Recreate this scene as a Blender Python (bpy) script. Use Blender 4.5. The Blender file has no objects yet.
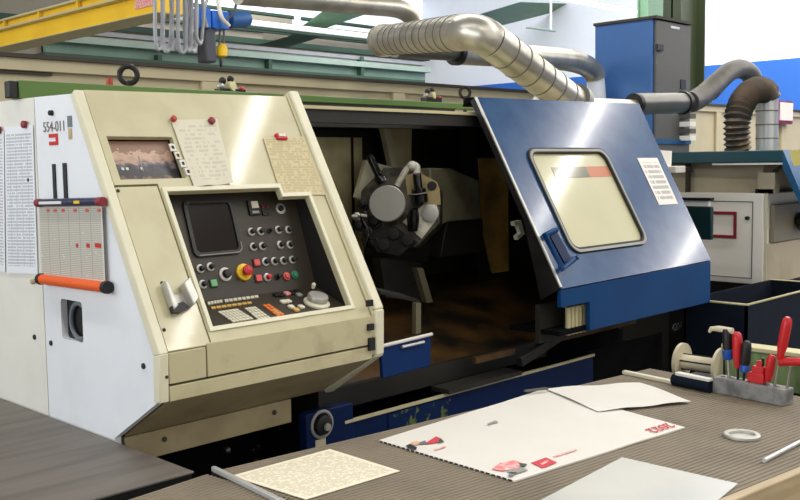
import bpy, bmesh, math, random
from mathutils import Vector as V, Matrix
random.seed(4)
SC = bpy.context.scene
COL = SC.collection

# ------------------------------------------------------------------ camera
F = 964.0
CAM = V((0, 0, 1.65))
vx = V((950, 100, -F)).normalized()
vy = V((-986, 72, -F)); vy = (vy - vx * vx.dot(vy)).normalized()
vz = vx.cross(vy)
ROT = Matrix((vx, vy, vz))                      # world = ROT @ camera
cam_d = bpy.data.cameras.new('camera'); cam_d.sensor_width = 36; cam_d.lens = F / 800 * 36
cam_d.clip_start = .05; cam_d.clip_end = 200
cam = bpy.data.objects.new('camera', cam_d); COL.objects.link(cam)
M4 = ROT.to_4x4(); M4.translation = CAM; cam.matrix_world = M4
SC.camera = cam

# ------------------------------------------------------------------ light
w = bpy.data.worlds.new('hall_daylight'); SC.world = w; w.use_nodes = True
bg = w.node_tree.nodes['Background']; bg.inputs[0].default_value = (.93, .96, 1.0, 1); bg.inputs[1].default_value = .28

def area(name, loc, rot, sx, sy, power, color=(1, .97, .92)):
    d = bpy.data.lights.new(name, 'AREA'); d.shape = 'RECTANGLE'; d.size = sx; d.size_y = sy
    d.energy = power; d.color = color
    o = bpy.data.objects.new(name, d); COL.objects.link(o); o.location = loc; o.rotation_euler = rot
    return o
# long fluorescent rows under the hall roof, five metres apart, running across the bays
area('lamp_row_a', (0, 1.0, 5.5), (0, 0, 0), .26, 14, 420)
area('lamp_row_b', (5.05, 1.0, 5.5), (0, 0, 0), .15, 14, 700)
area('lamp_row_c', (10.1, 1.0, 5.5), (0, 0, 0), .30, 14, 900)
area('lamp_row_d', (14.9, 1.0, 5.5), (0, 0, 0), .34, 14, 1500)
# daylight through the roof lights and left windows, then three added fill lights
area('roof_light', (3.2, -1.5, 6.0), (math.radians(18), 0, 0), 8, 3, 200, (1, .97, .9))
area('window_light', (-5.0, 2.5, 2.4), (0, math.radians(-86), 0), 3, 7, 520, (.88, .94, 1))
area('window_light_rear', (-5.0, 10, 4.2), (0, math.radians(-84), 0), 3, 7, 800, (.93, .96, 1))  # added fill from the rear left, brightens the crane girder
area('front_windows', (2.0, -4.8, 2.8), (math.radians(84), 0, 0), 9, 3, 230, (1, .97, .92))  # added fill behind the camera, brightens the lathe interior
area('hall_end_light', (9.5, 8, 5.8), (0, math.radians(-52), 0), 3, 12, 1350, (.96, .98, 1))  # added fill with no real source, brightens the far white wall

SC.view_settings.view_transform = 'Standard'; SC.view_settings.look = 'None'
SC.view_settings.gamma = 1; SC.view_settings.use_curve_mapping = False
SC.view_settings.exposure = -1.08

# ------------------------------------------------------------------ helpers
def ray(u, v): return ROT @ V((u - 400., 250. - v, -F))
def px(u, v, ax, val):
    d = ray(u, v); return CAM + d * ((val - CAM[ax]) / d[ax])
def ppl(u, v, p0, n):
    d = ray(u, v); n = V(n); return CAM + d * (n.dot(V(p0) - CAM) / n.dot(d))

KNEE = V((0, 2.15, 1.171)); TOPP = V((0, 2.54, 1.867))
SV = (TOPP - KNEE).normalized(); SN = V((0, -SV.z, SV.y))
def S(x, s, off=0.): return V((x, KNEE.y, KNEE.z)) + SV * s + SN * off
def Spx(u, v, off=0.):
    return ppl(u, v, KNEE + SN * off, SN)
def zs(z): return (z - 1.171) / SV.z

def lin(h):
    if isinstance(h, str):
        h = h.lstrip('#'); c = [int(h[i:i + 2], 16) / 255 for i in (0, 2, 4)]
    else: c = [a / 255 for a in h]
    return tuple((a / 12.92 if a <= .04045 else ((a + .055) / 1.055) ** 2.4) for a in c) + (1,)

MATS = {}
def mat(name, col, rough=.5, metal=0., col2=None, nscale=6., namt=.5, bump=0., bscale=60., emit=None, estr=0., stretch=None, spec=.5, coat=0., contrast=(.42, .62)):
    m = bpy.data.materials.new(name); m.use_nodes = True; nt = m.node_tree; b = nt.nodes['Principled BSDF']
    b.inputs['Base Color'].default_value = lin(col); b.inputs['Roughness'].default_value = rough
    b.inputs['Metallic'].default_value = metal; b.inputs['Specular IOR Level'].default_value = spec
    b.inputs['Coat Weight'].default_value = coat; b.inputs['Coat Roughness'].default_value = .09
    tc = nt.nodes.new('ShaderNodeTexCoord'); src = tc.outputs['Object']
    if stretch:
        mp = nt.nodes.new('ShaderNodeMapping'); mp.inputs['Scale'].default_value = stretch
        nt.links.new(src, mp.inputs[0]); src = mp.outputs[0]
    if col2 is None:
        c = V(lin(col)[:3]) * .82; c2 = (c.x, c.y, c.z, 1)
    else: c2 = lin(col2)
    n = nt.nodes.new('ShaderNodeTexNoise'); n.inputs['Scale'].default_value = nscale; n.inputs['Detail'].default_value = 7
    nt.links.new(src, n.inputs['Vector'])
    r = nt.nodes.new('ShaderNodeMapRange'); r.inputs[1].default_value = contrast[0]; r.inputs[2].default_value = contrast[1]; r.inputs[4].default_value = namt
    nt.links.new(n.outputs[0], r.inputs[0])
    mx = nt.nodes.new('ShaderNodeMix'); mx.data_type = 'RGBA'
    mx.inputs[6].default_value = lin(col); mx.inputs[7].default_value = c2
    nt.links.new(r.outputs[0], mx.inputs[0]); nt.links.new(mx.outputs[2], b.inputs['Base Color'])
    if bump:
        n2 = nt.nodes.new('ShaderNodeTexNoise'); n2.inputs['Scale'].default_value = bscale; nt.links.new(src, n2.inputs['Vector'])
        bp = nt.nodes.new('ShaderNodeBump'); bp.inputs['Strength'].default_value = bump; bp.inputs['Distance'].default_value = .004
        nt.links.new(n2.outputs[0], bp.inputs['Height']); nt.links.new(bp.outputs[0], b.inputs['Normal'])
    if emit:
        b.inputs['Emission Color'].default_value = lin(emit); b.inputs['Emission Strength'].default_value = estr
    MATS[name] = m; return m

def printed(name, base, ink, rows, cols, amt=.6, dens=.5, margin=.06, bandfrac=.55, tint=None, tables=0):
    """paper with rows of print-like marks, in UV space"""
    m = bpy.data.materials.new(name); m.use_nodes = True; nt = m.node_tree; L = nt.links; b = nt.nodes['Principled BSDF']
    b.inputs['Roughness'].default_value = .6
    tc = nt.nodes.new('ShaderNodeTexCoord'); sp = nt.nodes.new('ShaderNodeSeparateXYZ'); L.new(tc.outputs['UV'], sp.inputs[0])
    def mth(op, a, bb=None, c=None):
        n = nt.nodes.new('ShaderNodeMath'); n.operation = op
        for i, q in enumerate((a, bb, c)):
            if q is None: continue
            if isinstance(q, (int, float)): n.inputs[i].default_value = q
            else: L.new(q, n.inputs[i])
        return n.outputs[0]
    u, v = sp.outputs[0], sp.outputs[1]
    rv = mth('MULTIPLY', v, rows); row = mth('FLOOR', rv); fr = mth('FRACT', rv)
    band = mth('LESS_THAN', fr, bandfrac)
    cb = nt.nodes.new('ShaderNodeCombineXYZ'); L.new(mth('MULTIPLY', u, cols), cb.inputs[0]); L.new(mth('MULTIPLY', row, 7.31), cb.inputs[1])
    nz = nt.nodes.new('ShaderNodeTexNoise'); nz.inputs['Scale'].default_value = 1.; nz.inputs['Detail'].default_value = 1.5
    L.new(cb.outputs[0], nz.inputs['Vector'])
    k = mth('MULTIPLY', band, mth('GREATER_THAN', nz.outputs[0], 1 - dens))
    if tables:
        g = mth('GREATER_THAN', mth('FRACT', mth('MULTIPLY', u, tables)), .93); k = mth('MAXIMUM', mth('MULTIPLY', k, .8), mth('MULTIPLY', g, .9))
    for q in (u, v):
        k = mth('MULTIPLY', k, mth('MULTIPLY', mth('GREATER_THAN', q, margin), mth('LESS_THAN', q, 1 - margin)))
    k = mth('MULTIPLY', k, amt)
    mx = nt.nodes.new('ShaderNodeMix'); mx.data_type = 'RGBA'; L.new(k, mx.inputs[0])
    mx.inputs[6].default_value = lin(base); mx.inputs[7].default_value = lin(ink); L.new(mx.outputs[2], b.inputs['Base Color'])
    MATS[name] = m; return m

BASE = {}
class G:
    """collects shapes (world coordinates) that become one mesh object"""
    def __init__(s): s.b = bmesh.new(); s.uv = None
    def face(s, pts):
        return s.b.faces.new([s.b.verts.new(p) for p in pts])
    def solid(s, bot, top):
        a = [s.b.verts.new(p) for p in bot]; c = [s.b.verts.new(p) for p in top]; n = len(a)
        s.b.faces.new(a[::-1]); s.b.faces.new(c)
        for i in range(n): s.b.faces.new((a[i], a[(i + 1) % n], c[(i + 1) % n], c[i]))
        return s
    def prism(s, poly, d): d = V(d); return s.solid([V(p) for p in poly], [V(p) + d for p in poly])
    def box(s, x0, x1, y0, y1, z0, z1):
        return s.prism([(x0, y0, z0), (x1, y0, z0), (x1, y1, z0), (x0, y1, z0)], (0, 0, z1 - z0))
    def obox(s, c, ax, ay, az):
        c, ax, ay, az = V(c), V(ax), V(ay), V(az)
        return s.prism([c - ax - ay - az, c + ax - ay - az, c + ax + ay - az, c - ax + ay - az], az * 2)
    def plate(s, outer, holes, d):
        d = V(d); es = []
        for lp in [outer] + list(holes):
            vs = [s.b.verts.new(p) for p in lp]
            for i in range(len(vs)): es.append(s.b.edges.new((vs[i], vs[(i + 1) % len(vs)])))
        r = bmesh.ops.triangle_fill(s.b, use_beauty=True, use_dissolve=False, edges=es)
        fs = [g for g in r['geom'] if isinstance(g, bmesh.types.BMFace)]
        e = bmesh.ops.extrude_face_region(s.b, geom=fs)
        bmesh.ops.translate(s.b, vec=d, verts=[g for g in e['geom'] if isinstance(g, bmesh.types.BMVert)])
        return s
    def ring(s, c, a, b2, r, seg):
        return [s.b.verts.new(c + (a * math.cos(2 * math.pi * i / seg) + b2 * math.sin(2 * math.pi * i / seg)) * r) for i in range(seg)]
    def tube(s, pts, r, seg=12, caps=True):
        pts = [V(p) for p in pts]; rs = r if isinstance(r, (list, tuple)) else [r] * len(pts)
        t0 = (pts[1] - pts[0]).normalized(); a = t0.orthogonal().normalized(); rings = []
        for i, p in enumerate(pts):
            if i == 0: t = t0
            elif i == len(pts) - 1: t = (pts[i] - pts[i - 1]).normalized()
            else:
                t = ((pts[i + 1] - pts[i]).normalized() + (pts[i] - pts[i - 1]).normalized())
                t = t.normalized() if t.length > 1e-6 else t0
            a = (a - t * a.dot(t)).normalized(); rings.append(s.ring(p, a, t.cross(a), rs[i], seg))
        for q, p in zip(rings, rings[1:]):
            for i in range(seg): s.b.faces.new((q[i], q[(i + 1) % seg], p[(i + 1) % seg], p[i]))
        if caps: s.b.faces.new(rings[0][::-1]); s.b.faces.new(rings[-1])
        return s
    def cyl(s, p0, p1, r, r2=None, seg=20):
        return s.tube([p0, p1], [r, r if r2 is None else r2], seg)
    def lathe(s, p, d, prof, seg=24):
        p, d = V(p), V(d).normalized(); a = d.orthogonal().normalized(); b2 = d.cross(a)
        rings = [s.ring(p + d * t, a, b2, max(r, 1e-4), seg) for t, r in prof]
        for q, r in zip(rings, rings[1:]):
            for i in range(seg): s.b.faces.new((q[i], q[(i + 1) % seg], r[(i + 1) % seg], r[i]))
        s.b.faces.new(rings[0][::-1]); s.b.faces.new(rings[-1]); return s
    def torus(s, c, n, R, r, seg=28, sg=10):
        c, n = V(c), V(n).normalized(); a = n.orthogonal().normalized(); b2 = n.cross(a); rings = []
        for i in range(seg):
            t = 2 * math.pi * i / seg; o = a * math.cos(t) + b2 * math.sin(t)
            rings.append(s.ring(c + o * R, o, n, r, sg))
        for i in range(seg):
            q, p = rings[i], rings[(i + 1) % seg]
            for j in range(sg): s.b.faces.new((q[j], q[(j + 1) % sg], p[(j + 1) % sg], p[j]))
        return s
    def ball(s, c, r, sc=(1, 1, 1)):
        m = Matrix.Translation(V(c)) @ Matrix.Diagonal((r * sc[0], r * sc[1], r * sc[2], 1))
        bmesh.ops.create_uvsphere(s.b, u_segments=16, v_segments=10, radius=1, matrix=m); return s
    def sheet(s, p00, p10, p11, p01, t, nx=10, ny=10, bend=None):
        """thin sheet with UVs; normal = (p10-p00)x(p01-p00)"""
        p00, p10, p11, p01 = map(V, (p00, p10, p11, p01)); n = (p10 - p00).cross(p01 - p00).normalized()
        uvl = s.b.loops.layers.uv.verify(); top = {}; bot = {}
        for i in range(nx + 1):
            for j in range(ny + 1):
                a, c = i / nx, j / ny; p = p00.lerp(p10, a).lerp(p01.lerp(p11, a), c)
                if bend: p = p + n * bend(a, c)
                top[i, j] = s.b.verts.new(p + n * t); bot[i, j] = s.b.verts.new(p)
        for i in range(nx):
            for j in range(ny):
                ks = [(i, j), (i + 1, j), (i + 1, j + 1), (i, j + 1)]
                f = s.b.faces.new([top[k] for k in ks])
                for l, k in zip(f.loops, ks): l[uvl].uv = (k[0] / nx, k[1] / ny)
                s.b.faces.new([bot[k] for k in ks[::-1]])
        rim = [(i, 0) for i in range(nx)] + [(nx, j) for j in range(ny)] + [(i, ny) for i in range(nx, 0, -1)] + [(0, j) for j in range(ny, 0, -1)]
        for k, q in zip(rim, rim[1:] + rim[:1]): s.b.faces.new((bot[k], bot[q], top[q], top[k]))
        return s
    def build(s, name, m, parent=None, bevel=0., smooth=True, base=None, recalc=True):
        if recalc: bmesh.ops.recalc_face_normals(s.b, faces=s.b.faces)
        if parent is not None: base = BASE[parent]
        elif base is None:
            zs_ = [v.co.z for v in s.b.verts]; c = sum((v.co for v in s.b.verts), V()) / len(s.b.verts); base = V((c.x, c.y, min(zs_)))
        base = V(base)
        bmesh.ops.translate(s.b, vec=-base, verts=s.b.verts)
        me = bpy.data.meshes.new(name); s.b.to_mesh(me); s.b.free()
        o = bpy.data.objects.new(name, me); COL.objects.link(o)
        me.materials.append(MATS[m] if isinstance(m, str) else m)
        if smooth:
            me.shade_smooth(); me.set_sharp_from_angle(angle=math.radians(38))
        if bevel:
            bv = o.modifiers.new('edge', 'BEVEL'); bv.width = bevel; bv.segments = 2; bv.limit_method = 'ANGLE'; bv.angle_limit = math.radians(40)
        BASE[o] = base
        if parent is not None: o.parent = parent
        else: o.location = base
        return o

def tag(o, label, cat, group=None):
    o['label'] = label; o['category'] = cat
    if group: o['group'] = group
    return o
def thing(name, label, cat, base, group=None):
    o = bpy.data.objects.new(name, None); COL.objects.link(o); o.location = base; o.empty_display_size = .1
    BASE[o] = V(base); return tag(o, label, cat, group)
def struct(g, name, m, **k):
    o = g.build(name, m, **k); o['kind'] = 'structure'; return o
def copy_thing(r, shift):
    c = r.copy(); COL.objects.link(c); c.location = r.location + V(shift); BASE[c] = BASE[r] + V(shift)
    for ch in list(r.children):
        d = ch.copy(); COL.objects.link(d); d.parent = c; BASE[d] = BASE[ch] + V(shift)
        for gch in list(ch.children):
            e = gch.copy(); COL.objects.link(e); e.parent = d; BASE[e] = BASE[gch] + V(shift)
    return c
def lettering(txt, name, m, o, ex, ey, size, parent, ext=.0006):
    cu = bpy.data.curves.new(name, 'FONT'); cu.body = txt; cu.size = size; cu.extrude = ext; cu.align_x = 'CENTER'; cu.align_y = 'CENTER'
    t = bpy.data.objects.new(name, cu); COL.objects.link(t)
    me = bpy.data.meshes.new_from_object(t); bpy.data.objects.remove(t)
    ex, ey = V(ex).normalized(), V(ey).normalized(); n = ex.cross(ey)
    b = BASE[parent]
    for vtx in me.vertices:
        c = vtx.co; vtx.co = V(o) + ex * c.x + ey * c.y + n * c.z - b
    ob = bpy.data.objects.new(name, me); COL.objects.link(ob); me.materials.clear(); me.materials.append(MATS[m]); ob.parent = parent; BASE[ob] = b
    return ob
def smoothpath(pts, n=8):
    pts = [V(p) for p in pts]; P = [pts[0] * 2 - pts[1]] + pts + [pts[-1] * 2 - pts[-2]]; out = []
    for i in range(1, len(P) - 2):
        a, b, c, d = P[i - 1:i + 3]
        for k in range(n):
            t = k / n; out.append(.5 * (2 * b + (c - a) * t + (2 * a - 5 * b + 4 * c - d) * t * t + (3 * b - a - 3 * c + d) * t ** 3))
    return out + [pts[-1]]
def resample(pts, step):
    out = [pts[0]]; acc = 0.
    for a, b in zip(pts, pts[1:]):
        L = (b - a).length; d = step - acc
        while d <= L:
            out.append(a.lerp(b, d / L)); d += step
        acc = (acc + L) % step
    return out
def rrect(x0, x1, s0, s1, r, fn, n=5):
    out = []
    for cx, cy, a0 in ((x1 - r, s0 + r, -90), (x1 - r, s1 - r, 0), (x0 + r, s1 - r, 90), (x0 + r, s0 + r, 180)):
        for i in range(n + 1):
            a = math.radians(a0 + 90 * i / n); out.append(fn(cx + r * math.cos(a), cy + r * math.sin(a)))
    return out

# ------------------------------------------------------------------ materials
mat('floor_concrete', (120, 116, 108), .6, nscale=2)
mat('wall_tan', (186, 176, 156), .8, nscale=1.5)
mat('wall_white', (228, 233, 243), .8, namt=.1)
mat('wall_blue', (32, 98, 188), .6, nscale=2, namt=.3)
mat('partition_beige', (196, 184, 150), .55, nscale=3, namt=.4)
mat('partition_dark', (60, 54, 44), .7)
mat('green_steel', (104, 142, 110), .5, nscale=2)
mat('green_dark', (52, 82, 66), .55, nscale=2)
mat('green_pale', (160, 180, 168), .45, nscale=3)
mat('green_olive', (50, 59, 33), .5, nscale=3)
mat('girder_green', (116, 146, 130), .5, nscale=2)
mat('crane_yellow', (255, 208, 40), .45, col2=(238, 182, 30), nscale=2)
mat('sky_glass', (240, 246, 255), .5, emit=(244, 248, 255), estr=1.15)
mat('lamp_white', (250, 250, 250), .4, emit=(255, 255, 252), estr=1.6)
mat('galv', (200, 195, 182), .36, metal=.8, col2=(150, 146, 134), nscale=5, namt=.6)
mat('galv_dark', (120, 118, 112), .4, metal=.7, nscale=8)
mat('seam', (122, 118, 108), .5, metal=.6)
mat('flex_brown', (78, 72, 64), .45, metal=.4, col2=(104, 84, 62), nscale=7, namt=.8)
mat('flex_grey', (106, 102, 96), .5, metal=.35, col2=(80, 74, 68), nscale=9)
mat('cab_blue', (52, 98, 158), .5, nscale=2, namt=.3)
mat('cab_grey', (92, 89, 82), .55, nscale=3, namt=.4)
mat('black', (16, 16, 17), .5, namt=.2)
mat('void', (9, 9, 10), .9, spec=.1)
mat('black_gloss', (10, 10, 11), .22)
mat('dark_steel', (44, 42, 40), .45, metal=.5, col2=(26, 25, 24), nscale=12, namt=.7)
mat('steel', (176, 174, 168), .32, metal=.85, nscale=14, namt=.4)
mat('steel_satin', (196, 194, 186), .42, metal=.6, nscale=20, namt=.3)
mat('white_paint', (232, 234, 237), .42, col2=(214, 216, 218), nscale=5, namt=.35)
mat('white_warm', (232, 230, 220), .42, col2=(214, 210, 198), nscale=4, namt=.4)
mat('cream', (198, 190, 154), .42, col2=(182, 172, 134), nscale=9, namt=.45, spec=.4, coat=.42)
mat('cream_dirty', (192, 183, 146), .4, col2=(160, 148, 116), nscale=14, namt=.6, contrast=(.5, .72))
mat('cream_light', (222, 216, 188), .35, nscale=8, namt=.3)
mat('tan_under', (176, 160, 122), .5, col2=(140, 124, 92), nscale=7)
mat('blue_door', (24, 64, 110), .22, col2=(48, 86, 124), nscale=7, namt=.6, spec=.4, coat=.28, bump=.03, bscale=5)
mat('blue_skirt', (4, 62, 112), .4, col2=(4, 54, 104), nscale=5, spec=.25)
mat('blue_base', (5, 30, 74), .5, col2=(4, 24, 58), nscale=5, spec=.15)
mat('blue_worn', (6, 32, 72), .5, spec=.15, col2=(96, 108, 56), nscale=22, namt=1, contrast=(.56, .62))
mat('blue_bin', (8, 46, 100), .45, spec=.25, nscale=6)
mat('navy_bin', (9, 20, 34), .8, col2=(16, 28, 38), nscale=12, spec=.2)
mat('window_film', (200, 194, 156), .3, col2=(188, 182, 144), nscale=3, namt=.4, spec=.2, coat=.6)
mat('film_dark', (112, 112, 88), .3, spec=.2, coat=.6)
mat('film_orange', (196, 120, 84), .3, spec=.2, coat=.6)
mat('rubber', (40, 40, 38), .7)
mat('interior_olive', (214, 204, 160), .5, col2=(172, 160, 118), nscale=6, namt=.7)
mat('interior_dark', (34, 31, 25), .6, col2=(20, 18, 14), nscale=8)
mat('interior_brown', (26, 21, 14), .5, col2=(92, 64, 26), nscale=4, namt=.9)
mat('interior_grey', (206, 200, 172), .4, col2=(150, 142, 112), nscale=7, namt=.7)
mat('interior_yellow', (236, 192, 96), .45, col2=(96, 72, 30), nscale=6)
mat('turret_steel', (104, 99, 88), .38, metal=.5, col2=(40, 38, 34), nscale=18, namt=.8)
mat('turret_light', (232, 226, 208), .4, metal=.1, col2=(170, 164, 148), nscale=26, namt=.6)
mat('turret_beige', (178, 158, 112), .45, metal=.2, nscale=20)
mat('panel_brown', (58, 51, 40), .5, col2=(48, 42, 32), nscale=8)
mat('recess_dark', (34, 33, 31), .45)
mat('screen_glass', (34, 26, 20), .12, namt=.15, spec=.7)
mat('key_white', (222, 216, 192), .5, nscale=40)
mat('key_yellow', (216, 176, 96), .5)
mat('key_orange', (230, 120, 52), .5)
mat('key_grey', (150, 148, 140), .5)
mat('red', (196, 28, 34), .35, namt=.3)
mat('red_btn', (214, 84, 80), .4, namt=.1)
mat('green_btn', (40, 128, 92), .4, namt=.1)
mat('green_btn_light', (110, 176, 120), .4, namt=.1)
mat('yellow', (240, 196, 24), .4, namt=.2)
mat('magnet_red', (176, 58, 34), .4)
mat('orange', (232, 92, 24), .4, namt=.25)
mat('navy', (26, 36, 72), .4)
mat('blue_bright', (30, 110, 214), .4)
mat('blue_grip', (24, 74, 160), .4)
mat('skin_print', (232, 186, 150), .6)
mat('mark_red', (208, 54, 70), .6, namt=.3)
mat('mark_pink', (232, 128, 128), .6, col2=(244, 220, 214), nscale=60, namt=.8)
mat('mark_grey', (110, 116, 122), .6)
mat('mark_black', (20, 18, 24), .6)
mat('paper_white', (224, 220, 211), .55, namt=.25, nscale=5, col2=(212, 206, 196))
mat('paper_cream', (238, 232, 212), .6)
mat('glossy_sheet', (196, 194, 186), .3, col2=(176, 178, 178), nscale=3, spec=.7, namt=.6)
mat('table_dark', (108, 101, 93), .5, col2=(88, 81, 74), nscale=3, namt=.8, stretch=(1, 8, 1), bump=.1, bscale=120)
mat('mat_ribbed', (128, 116, 98), .7, col2=(104, 94, 80), nscale=5, namt=.55, bump=.15, bscale=160)
mat('wood_edge', (188, 168, 132), .5, col2=(158, 136, 100), nscale=4, stretch=(1, 8, 8), namt=.6)
mat('alu', (206, 206, 204), .35, metal=.5)
mat('stone_block', (138, 136, 132), .6, col2=(96, 94, 92), nscale=24, namt=.9, bump=.3)
mat('green_box', (122, 146, 92), .5, col2=(72, 84, 52), nscale=14, namt=.9, stretch=(1, 1, .3))
mat('box_rim', (206, 196, 150), .5)
mat('spool', (206, 196, 168), .5, col2=(170, 158, 128), nscale=9)
mat('m2_white', (252, 248, 238), .5, nscale=3, namt=.3)
mat('m2_recess', (186, 174, 148), .6, col2=(150, 138, 116), nscale=4)
mat('m2_door', (138, 130, 108), .5, nscale=4)
mat('teal', (18, 70, 80), .45, nscale=4)
mat('teal_blue', (20, 84, 128), .4, nscale=4)
mat('teal_dark', (14, 52, 54), .45)
mat('maroon', (134, 32, 48), .5)
mat('sign_yellow', (232, 216, 130), .5)
mat('chain_grey', (150, 152, 156), .4, metal=.3)
mat('cable_grey', (186, 186, 192), .5, col2=(120, 122, 130), nscale=9, namt=.7)
mat('cable_dark', (70, 72, 80), .5)
printed('list_print', (230, 232, 236), (120, 126, 136), 46, 16, .62, .62, .05, .6, tables=5)
printed('calendar_print', (208, 204, 192), (128, 122, 108), 40, 22, .7, .7, .02, .62, tables=6)
printed('drawing_print', (236, 228, 204), (150, 132, 96), 40, 26, .38, .55, .04, .7)
printed('panel_sheet', (214, 208, 186), (160, 154, 136), 16, 9, .32, .5, .08, .6)
printed('old_sheet', (206, 192, 150), (160, 142, 102), 22, 12, .4, .55, .02, .8)
printed('label_print', (232, 226, 216), (120, 118, 124), 9, 9, .6, .6, .1, .62)
def picture_mat():
    m = mat('picture_print', (204, 170, 148), .3, namt=.2); nt = m.node_tree; L = nt.links; b = nt.nodes['Principled BSDF']
    tc = nt.nodes.new('ShaderNodeTexCoord'); sp = nt.nodes.new('ShaderNodeSeparateXYZ'); L.new(tc.outputs['UV'], sp.inputs[0])
    n = nt.nodes.new('ShaderNodeTexNoise'); n.inputs['Scale'].default_value = 9; n.inputs['Detail'].default_value = 4; L.new(tc.outputs['UV'], n.inputs['Vector'])
    a = nt.nodes.new('ShaderNodeMath'); a.operation = 'MULTIPLY_ADD'; L.new(n.outputs[0], a.inputs[0]); a.inputs[1].default_value = .55; L.new(sp.outputs[1], a.inputs[2])
    r = nt.nodes.new('ShaderNodeValToRGB'); L.new(a.outputs[0], r.inputs[0]); e = r.color_ramp.elements
    e[0].position = .30; e[0].color = lin((150, 116, 88)); e[1].position = .42; e[1].color = lin((46, 40, 42))
    for p, c in ((.62, (58, 56, 66)), (.72, (96, 92, 104)), (.80, (180, 148, 128)), (1.0, (206, 172, 150)), (1.2, (150, 118, 98))):
        q = e.new(min(p, 1.0)); q.color = lin(c)
    L.new(r.outputs[0], b.inputs['Base Color'])
picture_mat()

# ------------------------------------------------------------------ the hall
struct(G().box(-6, 17, -5, 16, -.1, 0), 'floor', 'floor_concrete')
struct(G().box(-6, 16.4, 15.2, 15.4, 0, 4.35), 'wall_back', 'wall_tan')
struct(G().box(16.2, 16.4, -5, 15.2, 3.30, 8), 'wall_right', 'wall_white')
struct(G().box(16.16, 16.4, -5, 15.2, 0, 3.30), 'trim_1', 'wall_blue')

def hstrip(y, u0, u1, v0, v1, vr, depth=.12):
    """level strip at distance y: top/bottom rows v0,v1 where it crosses column vr"""
    a, b = px(u0, v0, 1, y), px(u1, v0, 1, y); t, q = px(vr, v0, 1, y), px(vr, v1, 1, y)
    return G().box(a.x, b.x, y, y + depth, q.z, t.z)
# bright clerestory glazing in the far wall, roof panels and green steel in front of it
struct(hstrip(15.1, -120, 428, -20, 25, 300, .06), 'window_1', 'sky_glass')
struct(hstrip(14.7, 85, 262, 17, 26, 130, .1), 'trim_2', 'wall_tan')
struct(hstrip(14.65, 225, 292, 13.5, 22, 260, .1), 'trim_3', 'wall_tan')
struct(hstrip(12.7, -120, 430, 43, 48, 300, .2), 'trim_4', 'green_dark')
struct(hstrip(13.4, 60, 430, 16.5, 19, 300, .12), 'trim_6', 'green_dark')
struct(hstrip(14.6, 150, 430, 33.5, 36, 300, .1), 'trim_7', 'green_dark')
struct(hstrip(14.9, -60, 430, 24.5, 43, 300, .1), 'trim_5', 'wall_tan')
for k, (ua, ub) in enumerate(((44, 58), (60, 74), (77, 94))):
    struct(hstrip(15.05, ua, ub, 46.5 + k * 1.2, 56, 70, .1), 'window_%d' % (k + 2), 'black_gloss')
t = thing('strip_lamp', 'long white fluorescent strip lamp hanging below the roof behind the hoist', 'lamp', px(300, 30, 1, 11.8))
hstrip(11.8, 232, 372, 25.5, 30, 300, .12).build('diffuser', 'lamp_white', t)
hstrip(11.85, 232, 372, 31, 33.5, 300, .1).build('housing', 'green_dark', t)
t2 = thing('strip_lamp', 'white fluorescent strip lamp running above the blue cabinet', 'lamp', px(600, 6, 1, 9.))
hstrip(9., 556, 640, 2.4, 6.6, 600, .1).build('diffuser', 'lamp_white', t2)
hstrip(9.02, 556, 640, 1.2, 2.5, 600, .06).build('housing', 'green_pale', t2)

# green rafters rising towards the roof
def rafter(name, pts, y0, y1, m='green_steel'):
    a, b = px(*pts[0], 1, y0), px(*pts[1], 1, y1); c, d = px(*pts[2], 1, y1), px(*pts[3], 1, y0)
    g = G().solid([a, b, c, d], [p + V((.16, .06, 0)) for p in (a, b, c, d)])
    return struct(g, name, m)
rafter('beam_1', [(288, 36), (326, 9), (362, 12.5), (318, 28)], 12.4, 11.6)
rafter('beam_2', [(437, 27), (520, 2), (580, 4), (487, 27.5)], 12.2, 11.2)
rafter('beam_3', [(258, 45), (300, 33), (316, 36), (280, 47)], 12.5, 12.2, 'green_dark')

# crane runway girder along the back
gr = thing('runway_girder', 'pale green crane runway girder above the beige partition', 'girder', px(240, 60, 1, 11.))
hstrip(11.0, 46, 431, 56, 61.5, 300, .3).build('top_flange', 'green_pale', gr)
hstrip(11.12, 46, 425, 61, 71, 300, .06).build('web', 'girder_green', gr)
hstrip(11.0, 46, 425, 71, 74, 300, .3).build('bottom_flange', 'green_dark', gr)
hstrip(11.05, 88, 425, 50.5, 54, 300, .12).build('current_rail', 'chain_grey', gr)
for u in (120, 390):
    p = px(u, 76, 1, 11.1); G().box(p.x - .08, p.x + .08, 11.05, 11.2, 0, px(u, 71, 1, 11.1).z - .2).build('support_post', 'green_dark', gr)
for u in (158, 268, 360):
    p = px(u, 66, 1, 11.08); G().box(p.x - .03, p.x + .03, 11.02, 11.12, p.z - .16, p.z + .14).build('stiffener', 'green_dark', gr)

# beige panelled partition behind the lathe
PY = 4.8
zt = px(200, 68, 1, PY).z; zb = px(200, 79, 1, PY).z
xa, xb = -2.2, 13.6
pt = thing('partition_screen', 'long beige panelled steel partition standing behind the lathe', 'partition', (5, PY + .05, 0))
G().box(xa, xb, PY + .03, PY + .09, 0, zt - .03).build('back_sheet', 'partition_beige', pt)
G().box(xa, xb, PY - .02, PY + .12, zt - .012, zt + .008).build('cap_rail', 'partition_dark', pt)
G().box(xa, xb, PY, PY + .03, zt - .075, zt - .012).build('top_rail', 'partition_beige', pt, bevel=.004)
G().box(xa, 2.35, PY + .012, PY + .03, zt - .092, zt - .076).build('shadow_gap', 'partition_dark', pt)  # thin dark strip below the top rail
for u in (211, 399.5, 535, 615, 720, 785):
    x = px(u, 88, 1, PY).x; G().box(x - .06, x + .06, PY, PY + .03, .1, zt - .076).build('stile', 'partition_beige', pt, bevel=.004)

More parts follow.
